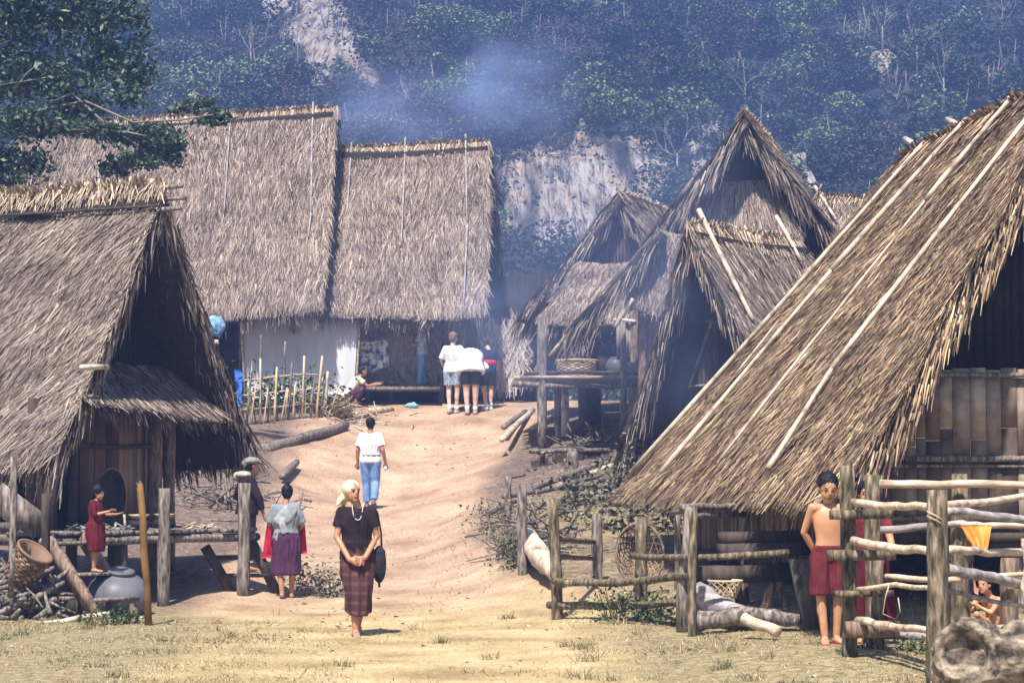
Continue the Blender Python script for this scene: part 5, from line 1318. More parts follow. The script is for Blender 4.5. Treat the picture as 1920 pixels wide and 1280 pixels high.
# ------------------------------------------------------------ people
def skin_mat(name, c):
    m, nt, nd, lk, b = new_mat(name); n = noise_node(nt, 9, 4); r = ramp(nd, [(.3, tuple(k * .82 for k in c)), (.7, tuple(min(1, k * 1.15) for k in c))])
    lk.new(n.outputs[0], r.inputs[0]); lk.new(r.outputs[0], b.inputs['Base Color']); b.inputs['Roughness'].default_value = .5
    b.inputs['Subsurface Weight'].default_value = .08; b.inputs['Subsurface Radius'].default_value = (.02, .01, .005); return m
def fab(name, c, c2=None, scale=14, rough=.85, stripe=None):
    m, nt, nd, lk, b = new_mat(name); c2 = c2 or tuple(k * .65 for k in c)
    n = noise_node(nt, scale, 5); r = ramp(nd, [(.35, c2), (.65, c)]); lk.new(n.outputs[0], r.inputs[0]); out = r.outputs[0]
    if stripe:
        for ax, (sc_, col, amt) in stripe.items():
            w = nd.new('ShaderNodeTexWave'); w.bands_direction = ax; w.inputs['Scale'].default_value = sc_; w.inputs['Distortion'].default_value = .6
            tc = nd.new('ShaderNodeTexCoord'); lk.new(tc.outputs['Object'], w.inputs['Vector']); rr = ramp(nd, [(.6, (0, 0, 0)), (.85, (1, 1, 1))]); lk.new(w.outputs[0], rr.inputs[0])
            mu = nd.new('ShaderNodeMath'); mu.operation = 'MULTIPLY'; lk.new(rr.outputs[0], mu.inputs[0]); mu.inputs[1].default_value = amt
            out = mix_rgb(nt, mu.outputs[0], out, col)
    lk.new(out, b.inputs['Base Color']); b.inputs['Roughness'].default_value = rough; b.inputs['Specular IOR Level'].default_value = .15
    bump(nt, b, n.outputs[0], .3, .006); return m
SK = skin_mat('skin_tan', (.40, .20, .11)); SKP = skin_mat('skin_pale', (.62, .40, .31)); SKB = skin_mat('skin_boy', (.50, .25, .13))
HAIR = fab('hair_black', (.014, .012, .014), (.006, .005, .006), 60, .5); EYE = fab('eye_dark', (.02, .015, .012)); LIP = fab('lip', (.30, .09, .07)); WHT = fab('eye_white', (.6, .55, .5))

STAND = dict(pel=(0, 0, .53), waist=(0, .005, .61), chest=(0, .0, .72), neck=(0, -.008, .83), head=(0, .012, .925), face=(0, 1, 0),
             sh_r=(.098, 0, .800), el_r=(.128, -.01, .635), wr_r=(.138, .03, .49), sh_l=(-.098, 0, .800), el_l=(-.128, -.01, .635), wr_l=(-.138, .03, .49),
             hip_r=(.052, 0, .51), kn_r=(.055, .012, .285), an_r=(.052, -.012, .045), hip_l=(-.052, 0, .51), kn_l=(-.055, .012, .285), an_l=(-.052, -.012, .045),
             ft_r=(0, 1, 0), ft_l=(0, 1, 0), up=(0, 0, 1))
SQUAT = dict(STAND, pel=(0, -.10, .13), waist=(0, -.07, .20), chest=(0, .02, .32), neck=(0, .09, .42), head=(0, .14, .505), sh_r=(.11, .06, .40), sh_l=(-.11, .06, .40),
             el_r=(.12, .19, .29), el_l=(-.12, .19, .29), wr_r=(.05, .29, .30), wr_l=(-.05, .29, .30), hip_r=(.06, -.09, .13), hip_l=(-.06, -.09, .13),
             kn_r=(.085, .12, .265), kn_l=(-.085, .12, .265), an_r=(.07, .0, .045), an_l=(-.07, .0, .045), up=(0, .35, 1))

class Person:
    def __init__(s, label, base, H, fwd, pose=None, skin=SK, build=1.0, vox=.0085, name='person', group=None, child=False):
        s.root = thing(name, base, label, 'person', group); s.H = H; s.k = build
        f = Vector((fwd[0], fwd[1], 0)).normalized(); s.f = f; s.r = Vector((f.y, -f.x, 0)); s.base = Vector(base)
        p = dict(STAND); p.update(pose or {}); s.p = p; s.skin = skin; s.vox = vox; s.hk = 1.18 if child else 1.0
    def W(s, v): return s.base + (s.r * v[0] + s.f * v[1] + UP * v[2]) * s.H
    def J(s, n): return s.W(s.p[n])
    def dirv(s, v): return (s.r * v[0] + s.f * v[1] + UP * v[2]).normalized()
    def limb(s, mb, pts, rad, n=12, ball=True):
        out = []; rr = []
        for i in range(len(pts) - 1):
            for q in range(4): t = q / 4; out.append(pts[i].lerp(pts[i + 1], t)); rr.append(rad[i] + (rad[i + 1] - rad[i]) * t)
        out.append(pts[-1]); rr.append(rad[-1]); mb.tube(out, [r * s.H for r in rr], n)
        for p, r in list(zip(pts, rad))[:None if ball else -1]: mb.ellipsoid(p, (r * s.H * .97,) * 3, 10, 8)
    def torso(s, mb, g=0.0, lo='pel', hi='neck', shoulders=True, flare=0):
        k = s.k; J = s.J; H = s.H; pts = [J('pel') - (J('waist') - J('pel')) * .45, J('pel'), J('waist'), J('chest'), J('chest').lerp(J('neck'), .55), J('chest').lerp(J('neck'), .88)]
        rad = [(.058, .088), (.064, .098), (.055, .086), (.066, .102), (.055, .095), (.034, .055)]
        rad = [((a + g) * H * k, (b_ + g) * H * k) for a, b_ in rad]
        if flare: rad[0] = (rad[0][0] * (1 + flare), rad[0][1] * (1 + flare)); rad[1] = (rad[1][0] * (1 + flare * .6), rad[1][1] * (1 + flare * .6))
        P4 = np.array([[*p, *r_] for p, r_ in zip(pts, rad)]); Q = []
        for i in range(len(P4) - 1):
            p0, p1, p2, p3 = P4[max(i - 1, 0)], P4[i], P4[i + 1], P4[min(i + 2, len(P4) - 1)]
            for t in (0, .25, .5, .75): Q.append(.5 * (2 * p1 + (p2 - p0) * t + (2 * p0 - 5 * p1 + 4 * p2 - p3) * t * t + (3 * p1 - p0 - 3 * p2 + p3) * t ** 3))
        Q.append(P4[-1]); pts = [Vector(q[:3]) for q in Q]; rad = [(q[3], q[4]) for q in Q]
        mb.tube(pts, rad, 24, ref=s.f)
        if shoulders:
            for q in ('sh_r', 'sh_l'): s.limb(mb, [J('chest').lerp(J('neck'), .6), J(q)], [.036 + g * .45, .030 + g * .4])
    def axes(s):
        fc = s.dirv(s.p['face']); up = s.dirv(s.p.get('hup', s.p['up'])); x = fc.cross(up).normalized(); z = x.cross(fc).normalized(); return x, fc, z
    def hp(s, a, b_, c):
        x, fc, z = s.axes(); return s.J('head') + (x * a + fc * b_ + z * c) * s.H * s.hk
    def hand(s, mb, q, el, curl=.5, side=1):
        w, e = s.J(q), s.J(el); H = s.H; a = (w - e).normalized()
        hd = s.p.get('hand_' + q[-1]); a = s.dirv(hd) if hd else a
        sd = a.cross(s.f); sd = s.r.copy() if sd.length < .2 else sd.normalized(); sd = a.cross(sd).normalized() if False else sd
        pn = sd.cross(a).normalized()
        mb.tube([w, w + a * .025 * H, w + a * .05 * H, w + a * .058 * H], [(.0135 * H, .0135 * H), (.012 * H, .021 * H), (.011 * H, .025 * H), (.009 * H, .023 * H)], 12, ref=pn)
        for i, ln in enumerate((.038, .044, .041, .032)):
            o = w + a * .052 * H + sd * ((i - 1.5) * .0125 * H); d1 = (a + pn * curl * .5 * side).normalized(); d2 = (a + pn * curl * 1.6 * side).normalized()
            m = o + d1 * ln * .55 * H; mb.tube([o, m, m + d2 * ln * .5 * H], [.0062 * H, .0058 * H, .0045 * H], 8)
        o = w + a * .014 * H + sd * -.016 * H; mb.tube([o, o + (a * .6 - sd * .7).normalized() * .024 * H, o + (a * .9 - sd * .45 + pn * side * .3).normalized() * .045 * H], [.008 * H, .007 * H, .0055 * H], 8)
    def body(s, curl=.5):
        mb = MB(); H = s.H; k = s.k; J = s.J
        s.torso(mb)
        mb.tube([J('chest').lerp(J('neck'), .75), J('neck'), J('neck').lerp(J('head'), .5)], [.042 * H, .031 * H, .031 * H * s.hk], 12)
        for q in 'rl':
            s.limb(mb, [J('sh_' + q), J('el_' + q), J('wr_' + q)], [.030 * k, .0235 * k, .0165])
            s.limb(mb, [J('hip_' + q), J('kn_' + q), J('an_' + q)], [.054 * k, .033 * k, .0215])
            c = J('kn_' + q).lerp(J('an_' + q), .3); mb.ellipsoid(c - s.f * .008 * H, (.031 * H, .031 * H, .07 * H))
            a = J('an_' + q); fd = s.dirv(s.p['ft_' + q]); sole = Vector((0, 0, -.035 * H)) if abs(fd.z) < .5 else s.f * -.0
            mb.tube([a - fd * .028 * H + sole * .7, a + fd * .01 * H + sole * .6, a + fd * .07 * H + sole * .85, a + fd * .105 * H + sole], [.019 * H, .024 * H, (.014 * H, .026 * H), (.009 * H, .022 * H)], 12, ref=UP)
            for i in range(5): o = a + fd * .1 * H + sole + s.r * ((i - 2) * .0095 * H); mb.ellipsoid(o + fd * (.012 - abs(i - 1.5) * .002) * H, (.0065 * H, .012 * H, .006 * H), 8, 6, (s.r, fd, UP))
            s.hand(mb, 'wr_' + q, 'el_' + q, curl, 1)
        hk = s.hk; x, fc, z = s.axes(); ax = (x, fc, z)
        mb.ellipsoid(s.hp(0, -.006, .012), (.0455 * H * hk, .056 * H * hk, .054 * H * hk), 18, 12, ax)
        mb.ellipsoid(s.hp(0, .014, -.022), (.037 * H * hk, .040 * H * hk, .044 * H * hk), 16, 10, ax)
        mb.ellipsoid(s.hp(0, .038, -.052), (.018 * H * hk, .014 * H * hk, .013 * H * hk), 10, 8, ax)
        mb.tube([s.hp(0, .050, .012), s.hp(0, .060, -.008), s.hp(0, .054, -.016)], [.006 * H, .0085 * H, .009 * H], 8)
        for e in (-1, 1):
            mb.ellipsoid(s.hp(.047 * e, -.006, -.004), (.006 * H * hk, .012 * H * hk, .017 * H * hk), 8, 8, ax)
            mb.ellipsoid(s.hp(.018 * e, .047, .014), (.015 * H, .006 * H, .005 * H), 8, 6, ax)
        mb.ellipsoid(s.hp(0, .050, -.032), (.016 * H, .007 * H, .0065 * H), 8, 6, ax)
        o = voxel(mb, 'body', [s.skin, EYE, LIP, WHT, HAIR], s.vox, s.root, it=5)
        me = o.data; n = len(me.polygons); cen = np.empty(n * 3, np.float32); me.polygons.foreach_get('center', cen); cen = cen.reshape(-1, 3) + np.array(origin_of(s.root))
        mi = np.zeros(n, np.int32)
        def near(pt, rx, rz, ry=.05):
            q = (cen - np.array(pt)) / H; a = q @ np.array(x); b_ = q @ np.array(z); c_ = q @ np.array(fc); return (a / rx) ** 2 + (b_ / rz) ** 2 + (c_ / ry) ** 2 < 1
        for e in (-1, 1):
            mi[near(s.hp(.018 * e, .05, .004), .0115, .0062)] = 3; mi[near(s.hp(.018 * e, .05, .004), .0065, .0068)] = 1; mi[near(s.hp(.019 * e, .05, .018), .014, .0035)] = 4
        mi[near(s.hp(0, .052, -.034), .017, .0055)] = 2
        me.polygons.foreach_set('material_index', mi); return o
    def hair(s, mat=HAIR, grow=1.0, length=0, bun=None):
        mb = MB(); ax = s.axes(); H = s.H * s.hk
        mb.ellipsoid(s.hp(0, -.016, .026), (.052 * H * grow, .056 * H * grow, .052 * H * grow), 18, 12, ax); mb.ellipsoid(s.hp(0, -.030, -.002), (.046 * H * grow, .040 * H * grow, .048 * H * grow), 16, 10, ax)
        if length: mb.tube([s.hp(0, -.03, 0), s.hp(0, -.045, -.05), s.hp(0, -.05, -.05 - length)], [(.035 * H, .046 * H), (.028 * H, .045 * H), (.015 * H, .03 * H)], 14, ref=ax[1])
        if bun: mb.ellipsoid(s.hp(*bun), (.022 * H, .022 * H, .026 * H), 12, 10, ax)
        return voxel(mb, 'hair', mat, .008, s.root, post=lambda co, me: co + rng.normal(0, .0026, co.shape))
    def folds(s, amp=.008, f=55):
        c0 = np.array(s.J('pel'))
        def fn(co, me):
            d = co - c0; an = np.arctan2(d[:, 1], d[:, 0]); rad = np.c_[d[:, :2], np.zeros(len(d))]; rad = unit(rad)
            w = np.sin(an * 9 + d[:, 2] * 7 / s.H + 1.3) * .6 + np.sin(an * 17 - d[:, 2] * 9 + 2) * .35 + vnoise3(co, 3, 3, 1.6) * .6
            return co + rad * (w * amp)[:, None]
        return fn
    def shirt(s, mat, g=.010, sleeve=.45, hem=0, name='shirt', flare=.12, amp=.006, cuff=.01):
        mb = MB(); s.torso(mb, g, flare=flare); J = s.J
        if hem:
            a = J('pel'); b_ = a - (J('waist') - J('pel')).normalized() * hem * s.H; mb.tube([J('waist'), a, b_], [((.062 + g) * s.H * s.k, (.095 + g) * s.H * s.k), ((.068 + g) * s.H * s.k, (.104 + g) * s.H * s.k), ((.072 + g) * s.H * s.k, (.11 + g) * s.H * s.k)], 20, ref=s.f)
        for q in 'rl':
            a, b_, c = J('sh_' + q), J('el_' + q), J('wr_' + q)
            if sleeve <= 0: continue
            if sleeve <= 1: s.limb(mb, [a, a.lerp(b_, sleeve)], [.030 + g * .4, (.026 + g * .7 + cuff * .7)], ball=False)
            else: s.limb(mb, [a, b_, b_.lerp(c, sleeve - 1)], [.030 + g * .4, .025 + g * .7, .02 + g * .6], ball=False)
        return voxel(mb, name, mat, .011, s.root, post=s.folds(amp))
    def skirt(s, mat, hem, g=.012, name='skirt', widen=1.0, amp=.010, shift=(0, 0)):
        J = s.J; H = s.H; a = J('waist').lerp(J('pel'), .4); kn = (J('kn_r') + J('kn_l')) / 2; an = (J('an_r') + J('an_l')) / 2; sp = abs((J('kn_r') - J('kn_l')).dot(s.r)) / 2; spf = abs((J('kn_r') - J('kn_l')).dot(s.f)) / 2
        t = (kn.z - s.base.z - hem * H) / max(kn.z - an.z, 1e-3); bot = kn.lerp(an, max(0, min(t, 1))) + (s.r * shift[0] + s.f * shift[1]) * H; bot.z = s.base.z + hem * H
        sa = abs((J('an_r') - J('an_l')).dot(s.f)) / 2
        mb = MB(); k = s.k; mb.tube([a, J('pel'), J('pel').lerp(kn, .5), kn, bot], [((.062 + g) * H * k, (.09 + g) * H * k), ((.072 + g) * H * k, (.104 + g) * H * k), ((.07 + g) * H * k, (.11 + g) * H * k), ((.055 + g) * H + spf, ((.048 + g) * H + sp) * widen), ((.045 + g) * H + max(spf, sa * .8), ((.045 + g) * H + sp) * widen)], 26, ref=s.f)
        return voxel(mb, name, mat, .011, s.root, post=s.folds(amp))
    def trousers(s, mat, to=.95, g=.010, name='trousers', amp=.005, loose=0):
        J = s.J; mb = MB(); H = s.H; k = s.k
        mb.tube([J('waist').lerp(J('pel'), .35), J('pel'), J('pel') - (J('waist') - J('pel')).normalized() * .035 * H], [((.058 + g) * H * k, (.088 + g) * H * k), ((.066 + g) * H * k, (.1 + g) * H * k), ((.058 + g) * H * k, (.094 + g) * H * k)], 20, ref=s.f)
        for q in 'rl':
            a, b_, c = J('hip_' + q), J('kn_' + q), J('an_' + q)
            if to <= .5: s.limb(mb, [a, a.lerp(b_, to * 2)], [.056 * k + g, .043 * k + g + loose], ball=False)
            else: s.limb(mb, [a, b_, b_.lerp(c, to * 2 - 1)], [.056 * k + g, .036 * k + g, .026 + g + loose], ball=False)
        return voxel(mb, name, mat, .011, s.root, post=s.folds(amp))
    def shoes(s, mat, sock=None, name='shoe', sandal=False):
        H = s.H
        for q in 'rl':
            a = s.J('an_' + q); fd = s.dirv(s.p['ft_' + q]); sole = Vector((0, 0, -.036 * H)); mb = MB()
            if sandal: mb.tube([a - fd * .035 * H + sole * 1.25, a + fd * .03 * H + sole * 1.2, a + fd * .12 * H + sole * 1.25], [(.006 * H, .022 * H), (.006 * H, .026 * H), (.006 * H, .022 * H)], 10, ref=UP); mb.tube([a + fd * .05 * H + sole * 1.1 - s.r * .028 * H, a + fd * .055 * H + sole * .35, a + fd * .05 * H + sole * 1.1 + s.r * .028 * H], .006 * H, 6); mb.build('sandal', mat, s.root)
            else: mb.tube([a - fd * .038 * H + sole * .75, a + fd * .0 * H + sole * .55, a + fd * .07 * H + sole * .75, a + fd * .125 * H + sole * .9], [.024 * H, .03 * H, (.022 * H, .03 * H), (.014 * H, .024 * H)], 12, ref=UP); mb.build(name, mat, s.root, smooth=True)
            if sock: k_ = s.J('kn_' + q); MB().tube([a + sole * .2, a.lerp(k_, .22)], [.026 * H, .027 * H], 12).build('sock', sock, s.root, smooth=True)

# 1. woman walking toward the camera
b_ = on_ground(668, 1190); H = 287 * b_.y / F
w1 = Person('woman in a pale yellow headscarf, dark blouse and brown checked skirt walking toward us', b_, H, (.16, -1), dict(
    an_r=(.012, .09, .04), an_l=(-.020, -.10, .065), ft_l=(0, .85, -.45), kn_r=(.030, .085, .285), kn_l=(-.05, .03, .285), hip_r=(.052, 0, .51), el_r=(.132, .02, .635), wr_r=(.055, .115, .49), el_l=(-.130, .01, .635), wr_l=(-.045, .125, .505),
    hand_r=(-.9, .25, -.28), hand_l=(.9, .35, -.28), face=(-.42, .9, -.02), head=(.03, .014, .925)), vox=.0065, build=.96)
w1.body(.9)
w1.shirt(fab('blouse_dark', (.028, .014, .016), (.012, .007, .009)), g=.012, sleeve=.62, hem=.045, name='blouse', flare=.04)
w1.skirt(fab('sarong_check', (.085, .034, .03), (.055, .022, .022), 8, stripe={'Z': (3.2, (.16, .075, .06), .45), 'X': (3.0, (.025, .012, .016), .6)}), .15, g=.010, widen=.90, amp=.015, shift=(.0, .01))
w1.hair(grow=.98)
sc_ = MB(); ax = w1.axes(); Hh = w1.H
sc_.ellipsoid(w1.hp(0, -.020, .022), (.060 * Hh, .062 * Hh, .062 * Hh), 18, 12, ax); sc_.ellipsoid(w1.hp(0, -.045, -.015), (.045 * Hh, .04 * Hh, .05 * Hh), 14, 10, ax)
sc_.tube([w1.hp(.02, -.05, -.02), w1.hp(.06, -.06, -.055), w1.hp(.085, -.05, -.09)], [.028 * Hh, .022 * Hh, .008 * Hh], 10); sc_.tube([w1.hp(.02, -.05, -.02), w1.hp(.02, -.075, -.07), w1.hp(.03, -.08, -.105)], [.025 * Hh, .02 * Hh, .01 * Hh], 10)
voxel(sc_, 'headscarf', fab('scarf', (.78, .70, .46), (.50, .42, .24), 18), .008, w1.root, post=lambda co, me: co + unit(co - np.array(w1.J('head'))) * (vnoise3(co, 8, 3, 5) * .004)[:, None])
nb = MB(); nk = []
for a in np.linspace(-1, 1, 17):
    nk.append(w1.W((.035 * a * (1 + .3 * (1 - abs(a))), .045 + .042 * (1 - abs(a)), .845 - .10 * (1 - a * a) ** .6)))
for p in nk: nb.ellipsoid(p, (.0055, .0055, .0055), 8, 6)
nb.tube(nk, .004, 5); nb.build('necklace', fab('beads', (.75, .72, .62)), w1.root)
w1.shoes(fab('sandal_brown', (.10, .06, .05)), sandal=True)
bag = MB(); bc = w1.W((-.150, -.02, .455)); bx = (w1.r, w1.f, UP)
bag.ellipsoid(bc, (.075, .12, .20), 14, 12, bx); bag.box(bc + UP * .03, (.11, .20, .25), bx)
br = thing('shoulder_bag', w1.W((-.205, .03, .36)), 'black shoulder bag hanging at the side of the woman in the yellow headscarf', 'bag')
voxel(bag, 'pouch', M['black'], .012, br)
MB().tube([w1.W((-.165, -.02, .55)), w1.W((-.160, -.01, .66)), w1.W((-.135, .0, .79)), w1.W((-.10, .0, .848))], .010, 6).build('strap', M['black'], br)
MB().tube([bc - UP * .16, bc - UP * .24], .012, 6).build('tassel', M['black'], br)
MB().box(bc + UP * .145 + w1.f * .05, (.06, .05, .02), bx).build('clasp', fab('clasp', (.75, .75, .75)), br)

# 2. man walking away
b_ = on_ground(694, 952); H = 169 * b_.y / F
m2 = Person('man in a white shirt and blue jeans walking away up the path', b_, H, (.1, 1), dict(an_r=(.05, -.07, .075), kn_r=(.055, .03, .29), ft_r=(0, .8, -.35), an_l=(-.045, .06, .045), kn_l=(-.052, .05, .285), el_r=(.142, -.03, .64), wr_r=(.165, .03, .50), el_l=(-.142, .0, .64), wr_l=(-.15, .05, .50)), build=1.1)
m2.body(.6); m2.hair(); m2.shirt(fab('white_shirt', (.80, .80, .82), (.70, .70, .74)), g=.017, sleeve=.75, hem=-.0, cuff=.012, flare=.0, amp=.007)
m2.trousers(fab('jeans', (.20, .34, .62), (.12, .22, .46), 6), .96, g=.009, loose=.006); MB().tube([m2.W((.09 * math.cos(a) * 1.2, .066 * math.sin(a) * 1.2, .578)) for a in np.linspace(0, 6.283, 20)], .012, 6).build('belt', M['black'], m2.root); m2.shoes(M['wood_grey'])
pp = MB(); c = m2.J('wr_r') - UP * .10; pp.box(c, (.05, .01, .07)); tag(pp.build('paper', fab('paper', (.8, .8, .8))), 'small white paper in the right hand of the man in jeans', 'paper')

# 3. woman walking away, shawl knotted on the back
b_ = on_ground(535, 1121); H = 211 * b_.y / F
w3 = Person('barefoot woman in grey blouse and purple skirt, hair in a bun, seen from behind', b_, H, (-.1, 1), dict(an_r=(.055, .05, .042), kn_r=(.06, .04, .285), an_l=(-.03, -.04, .05), kn_l=(-.05, .0, .285), el_r=(.145, .02, .655), wr_r=(.12, .13, .60), el_l=(-.145, .02, .655), wr_l=(-.12, .13, .60), head=(.01, .02, .925)), build=1.05)
w3.body(.8); w3.hair(bun=(0, -.03, .075)); gb = fab('grey_blouse', (.27, .30, .34), (.16, .18, .21), 9); w3.shirt(gb, g=.013, sleeve=.95, name='blouse', flare=.1, amp=.008)
w3.skirt(fab('purple_skirt', (.085, .03, .075), (.05, .018, .045), 8), .20, g=.014, widen=1.12, amp=.012)
kn = MB(); kn.tube([w3.W((.085, .0, .835)), w3.W((.055, -.062, .80)), w3.W((.0, -.075, .73)), w3.W((-.07, -.066, .66)), w3.W((-.10, -.02, .62))], [(.012, .05), (.016, .085), (.018, .10), (.016, .085), (.01, .05)], 16, ref=w3.f); kn.tube([w3.W((-.02, -.085, .70)), w3.W((-.03, -.092, .64)), w3.W((.0, -.088, .57))], [(.014, .03), (.014, .05), (.008, .06)], 12, ref=w3.f)
voxel(kn, 'shawl', fab('shawl_grey', (.36, .38, .40), (.20, .22, .25), 9), .010, w3.root)
red = fab('red_cloth', (.55, .02, .06), (.36, .01, .04), 8)
rt = thing('red_cloth', w3.W((0, .12, .45)), 'bright red cloth carried in front of the barefoot woman, showing at both sides', 'cloth')
sheet('cloth', w3.W((-.17, .125, .64)), w3.W((.17, .125, .64)), w3.W((.19, .14, .38)), w3.W((-.21, .14, .34)), red, None, None, 30, 16, .03, 5, parent=rt, edge=.02)

# 4. girl on the ladder
st0 = STEPS[1]; b_ = Vector((st0.x - .02, st0.y, st0.z + .02)); H = 162 * b_.y / F
g4 = Person('small girl in a dark red dress standing on the ladder and looking at her hands', b_, H, (1, -.25), dict(el_r=(.12, .05, .66), wr_r=(.07, .20, .70), el_l=(-.12, .05, .655), wr_l=(-.05, .24, .665), hand_r=(-.2, .9, .25), hand_l=(0, 1, .2), face=(.05, 1, -.25), head=(0, .03, .905), hip_r=(.045, 0, .5), an_r=(.04, .0, .045), an_l=(-.035, -.03, .05), kn_l=(-.04, .02, .29)), child=True)
g4.body(.5); g4.hair(grow=1.12, length=.02); rd_ = fab('red_dress', (.13, .012, .018), (.07, .007, .011), 8); g4.shirt(rd_, g=.014, sleeve=1.2, name='dress_top', amp=.008); g4.skirt(rd_, .24, g=.02, widen=1.15, amp=.012)

# 5. person behind the veranda post with a grey cap
b_ = on_ground(464, 1078, 28, 33); b_ = P(462, 1078, 29.3); b_.z = G(b_.x, b_.y); H = P(0, 857, 29.3).z - b_.z
p5 = Person('person in a floppy grey cap and dark jacket half hidden behind the veranda post', b_, H, (.75, .35), dict(el_l=(-.20, -.03, .66), wr_l=(-.14, .08, .56), el_r=(.17, .05, .64), wr_r=(.16, .1, .5), head=(0, .05, .925)), build=1.05)
p5.body(.8); p5.hair(); p5.shirt(fab('dark_jacket', (.03, .012, .02), (.015, .008, .012)), g=.02, sleeve=1.7, hem=.03, name='jacket'); p5.trousers(M['black'], .9)
cp = MB(); ax = p5.axes(); cp.ellipsoid(p5.hp(0, -.01, .042), (.07 * H, .075 * H, .04 * H), 18, 12, ax); cp.ellipsoid(p5.hp(-.02, -.05, .02), (.05 * H, .05 * H, .035 * H), 14, 10, ax); cp.ellipsoid(p5.hp(0, .05, .03), (.05 * H, .04 * H, .012 * H), 14, 8, ax)
voxel(cp, 'cap', fab('grey_cap', (.30, .29, .26), (.18, .17, .16), 20), .010, p5.root, post=lambda co, me: co + (vnoise3(co, 8, 3, 4) * .004)[:, None])
cl = MB(); cl.ellipsoid(p5.W((-.02, -.03, .845)), (.12, .11, .055)); cl.ellipsoid(p5.W((-.05, -.07, .83)), (.07, .06, .07)); voxel(cl, 'scarf', fab('cream_scarf', (.52, .46, .38), (.34, .30, .25)), .010, p5.root)

# 6. squatting person at the crest
b_ = on_ground(662, 764); b_ = P(662, 764, 49.2); b_.z = G(b_.x, b_.y)
p6 = Person('person squatting at the top of the bank in a cream top and purple wrap', b_, 1.62, (.95, .2), dict(SQUAT, wr_r=(.05, .34, .32), wr_l=(-.04, .34, .34), hand_r=(0, 1, .1), hand_l=(0, 1, .1)), vox=.010)
p6.body(.5); p6.hair(bun=(0, -.05, .02)); p6.shirt(fab('cream_top', (.78, .72, .55)), g=.016, sleeve=.6, name='top')
w = MB(); p6.limb(w, [p6.J('pel'), p6.J('hip_r'), p6.J('kn_r'), p6.J('kn_r').lerp(p6.J('an_r'), .6)], [.085, .075, .052, .045]); p6.limb(w, [p6.J('pel'), p6.J('hip_l'), p6.J('kn_l'), p6.J('kn_l').lerp(p6.J('an_l'), .6)], [.085, .075, .052, .045]); p6.limb(w, [p6.J('kn_r'), p6.J('kn_l')], [.05, .05]); voxel(w, 'wrap', fab('purple_wrap', (.11, .03, .06), (.06, .02, .035)), .012, p6.root)

# 7. man in denim on the porch
zf = P(760, 735, 51.5).z + .04; b_ = P(792, 722, 50.35); b_.z = zf; H = P(0, 600, 50.35).z - zf
m7 = Person('man in a pale blue shirt and blue trousers standing on the porch in the smoke', b_, H, (-1, .25), dict(head=(0, .05, .915), chest=(0, .01, .72), el_r=(.13, .04, .64), wr_r=(.12, .14, .60), el_l=(-.13, .04, .64), wr_l=(-.12, .16, .62), an_l=(-.04, .03, .045)), vox=.010)
m7.body(); m7.hair(); m7.shirt(fab('pale_blue_shirt', (.50, .66, .85), (.38, .52, .72)), g=.016, sleeve=.8, hem=.03); m7.trousers(fab('blue_trousers', (.24, .38, .68), (.16, .27, .52)), .97, g=.010); m7.shoes(M['black'])

# 8. three visitors at the crest
white = fab('white_jacket', (.82, .80, .76), (.66, .65, .63), 5); sock = fab('white_sock', (.82, .82, .82)); shoe = fab('pale_shoe', (.45, .38, .34))
b_ = on_ground(850, 763); b_ = P(849, 763, 48.7); b_.z = G(b_.x, b_.y); H = P(0, 622, 48.7).z - b_.z
a8 = Person('visitor in white T-shirt, patterned shorts and cap, leftmost of three at the crest', b_, H, (.35, 1), dict(el_r=(.14, .06, .65), wr_r=(.11, .14, .60), el_l=(-.16, .02, .65), wr_l=(-.14, .1, .55), an_r=(.04, .02, .045), an_l=(-.03, -.04, .05)), SKP, vox=.010, group='visitors at the path crest')
a8.body(); a8.hair(fab('hair_fair', (.25, .16, .09))); a8.shirt(fab('tshirt_white', (.70, .71, .74), (.55, .57, .62)), g=.016, sleeve=.85, hem=.02); a8.trousers(fab('patterned_shorts', (.45, .55, .62), (.12, .16, .20), 26), .36, g=.016, name='shorts'); a8.shoes(shoe, sock)
cpm = MB(); cpm.ellipsoid(a8.hp(0, -.005, .038), (.056 * H, .06 * H, .03 * H), 16, 10, a8.axes()); cpm.ellipsoid(a8.hp(0, .05, .025), (.04 * H, .04 * H, .008 * H), 12, 8, a8.axes()); voxel(cpm, 'cap', fab('slate_cap', (.14, .17, .24)), .009, a8.root)
b_ = P(883, 764, 48.45); b_.z = G(b_.x, b_.y)
b8 = Person('visitor in loose white jacket and black shorts, bending forward at the path crest', b_, 1.9, (-.05, 1), dict(waist=(0, .03, .61), chest=(0, .13, .69), neck=(0, .24, .72), head=(0, .32, .715), face=(0, .7, -.6), up=(0, .8, .6), sh_r=(.12, .20, .715), sh_l=(-.12, .20, .715), el_r=(.19, .18, .57), wr_r=(.16, .26, .47), el_l=(-.18, .2, .57), wr_l=(-.15, .27, .46), an_r=(.05, .0, .045), an_l=(-.045, -.03, .045)), SKP, vox=.010, build=1.2, group='visitors at the path crest')
b8.body(); b8.hair(fab('hair_brown', (.10, .06, .04))); b8.shirt(white, g=.028, sleeve=1.8, hem=.02, name='jacket', flare=.2, amp=.012); b8.trousers(M['black'], .33, g=.014, name='shorts'); b8.shoes(shoe, sock)
b_ = P(915, 764, 48.9); b_.z = G(b_.x, b_.y); H = P(0, 630, 48.9).z - b_.z
c8 = Person('visitor in a navy top with a broad red band at the path crest', b_, H, (-.45, .9), dict(head=(-.02, .06, .905), el_r=(.15, .0, .64), wr_r=(.14, .07, .51), el_l=(-.14, .06, .65), wr_l=(-.10, .15, .6), an_r=(.04, .01, .045), an_l=(-.04, -.02, .045)), SKP, vox=.010, group='visitors at the path crest')
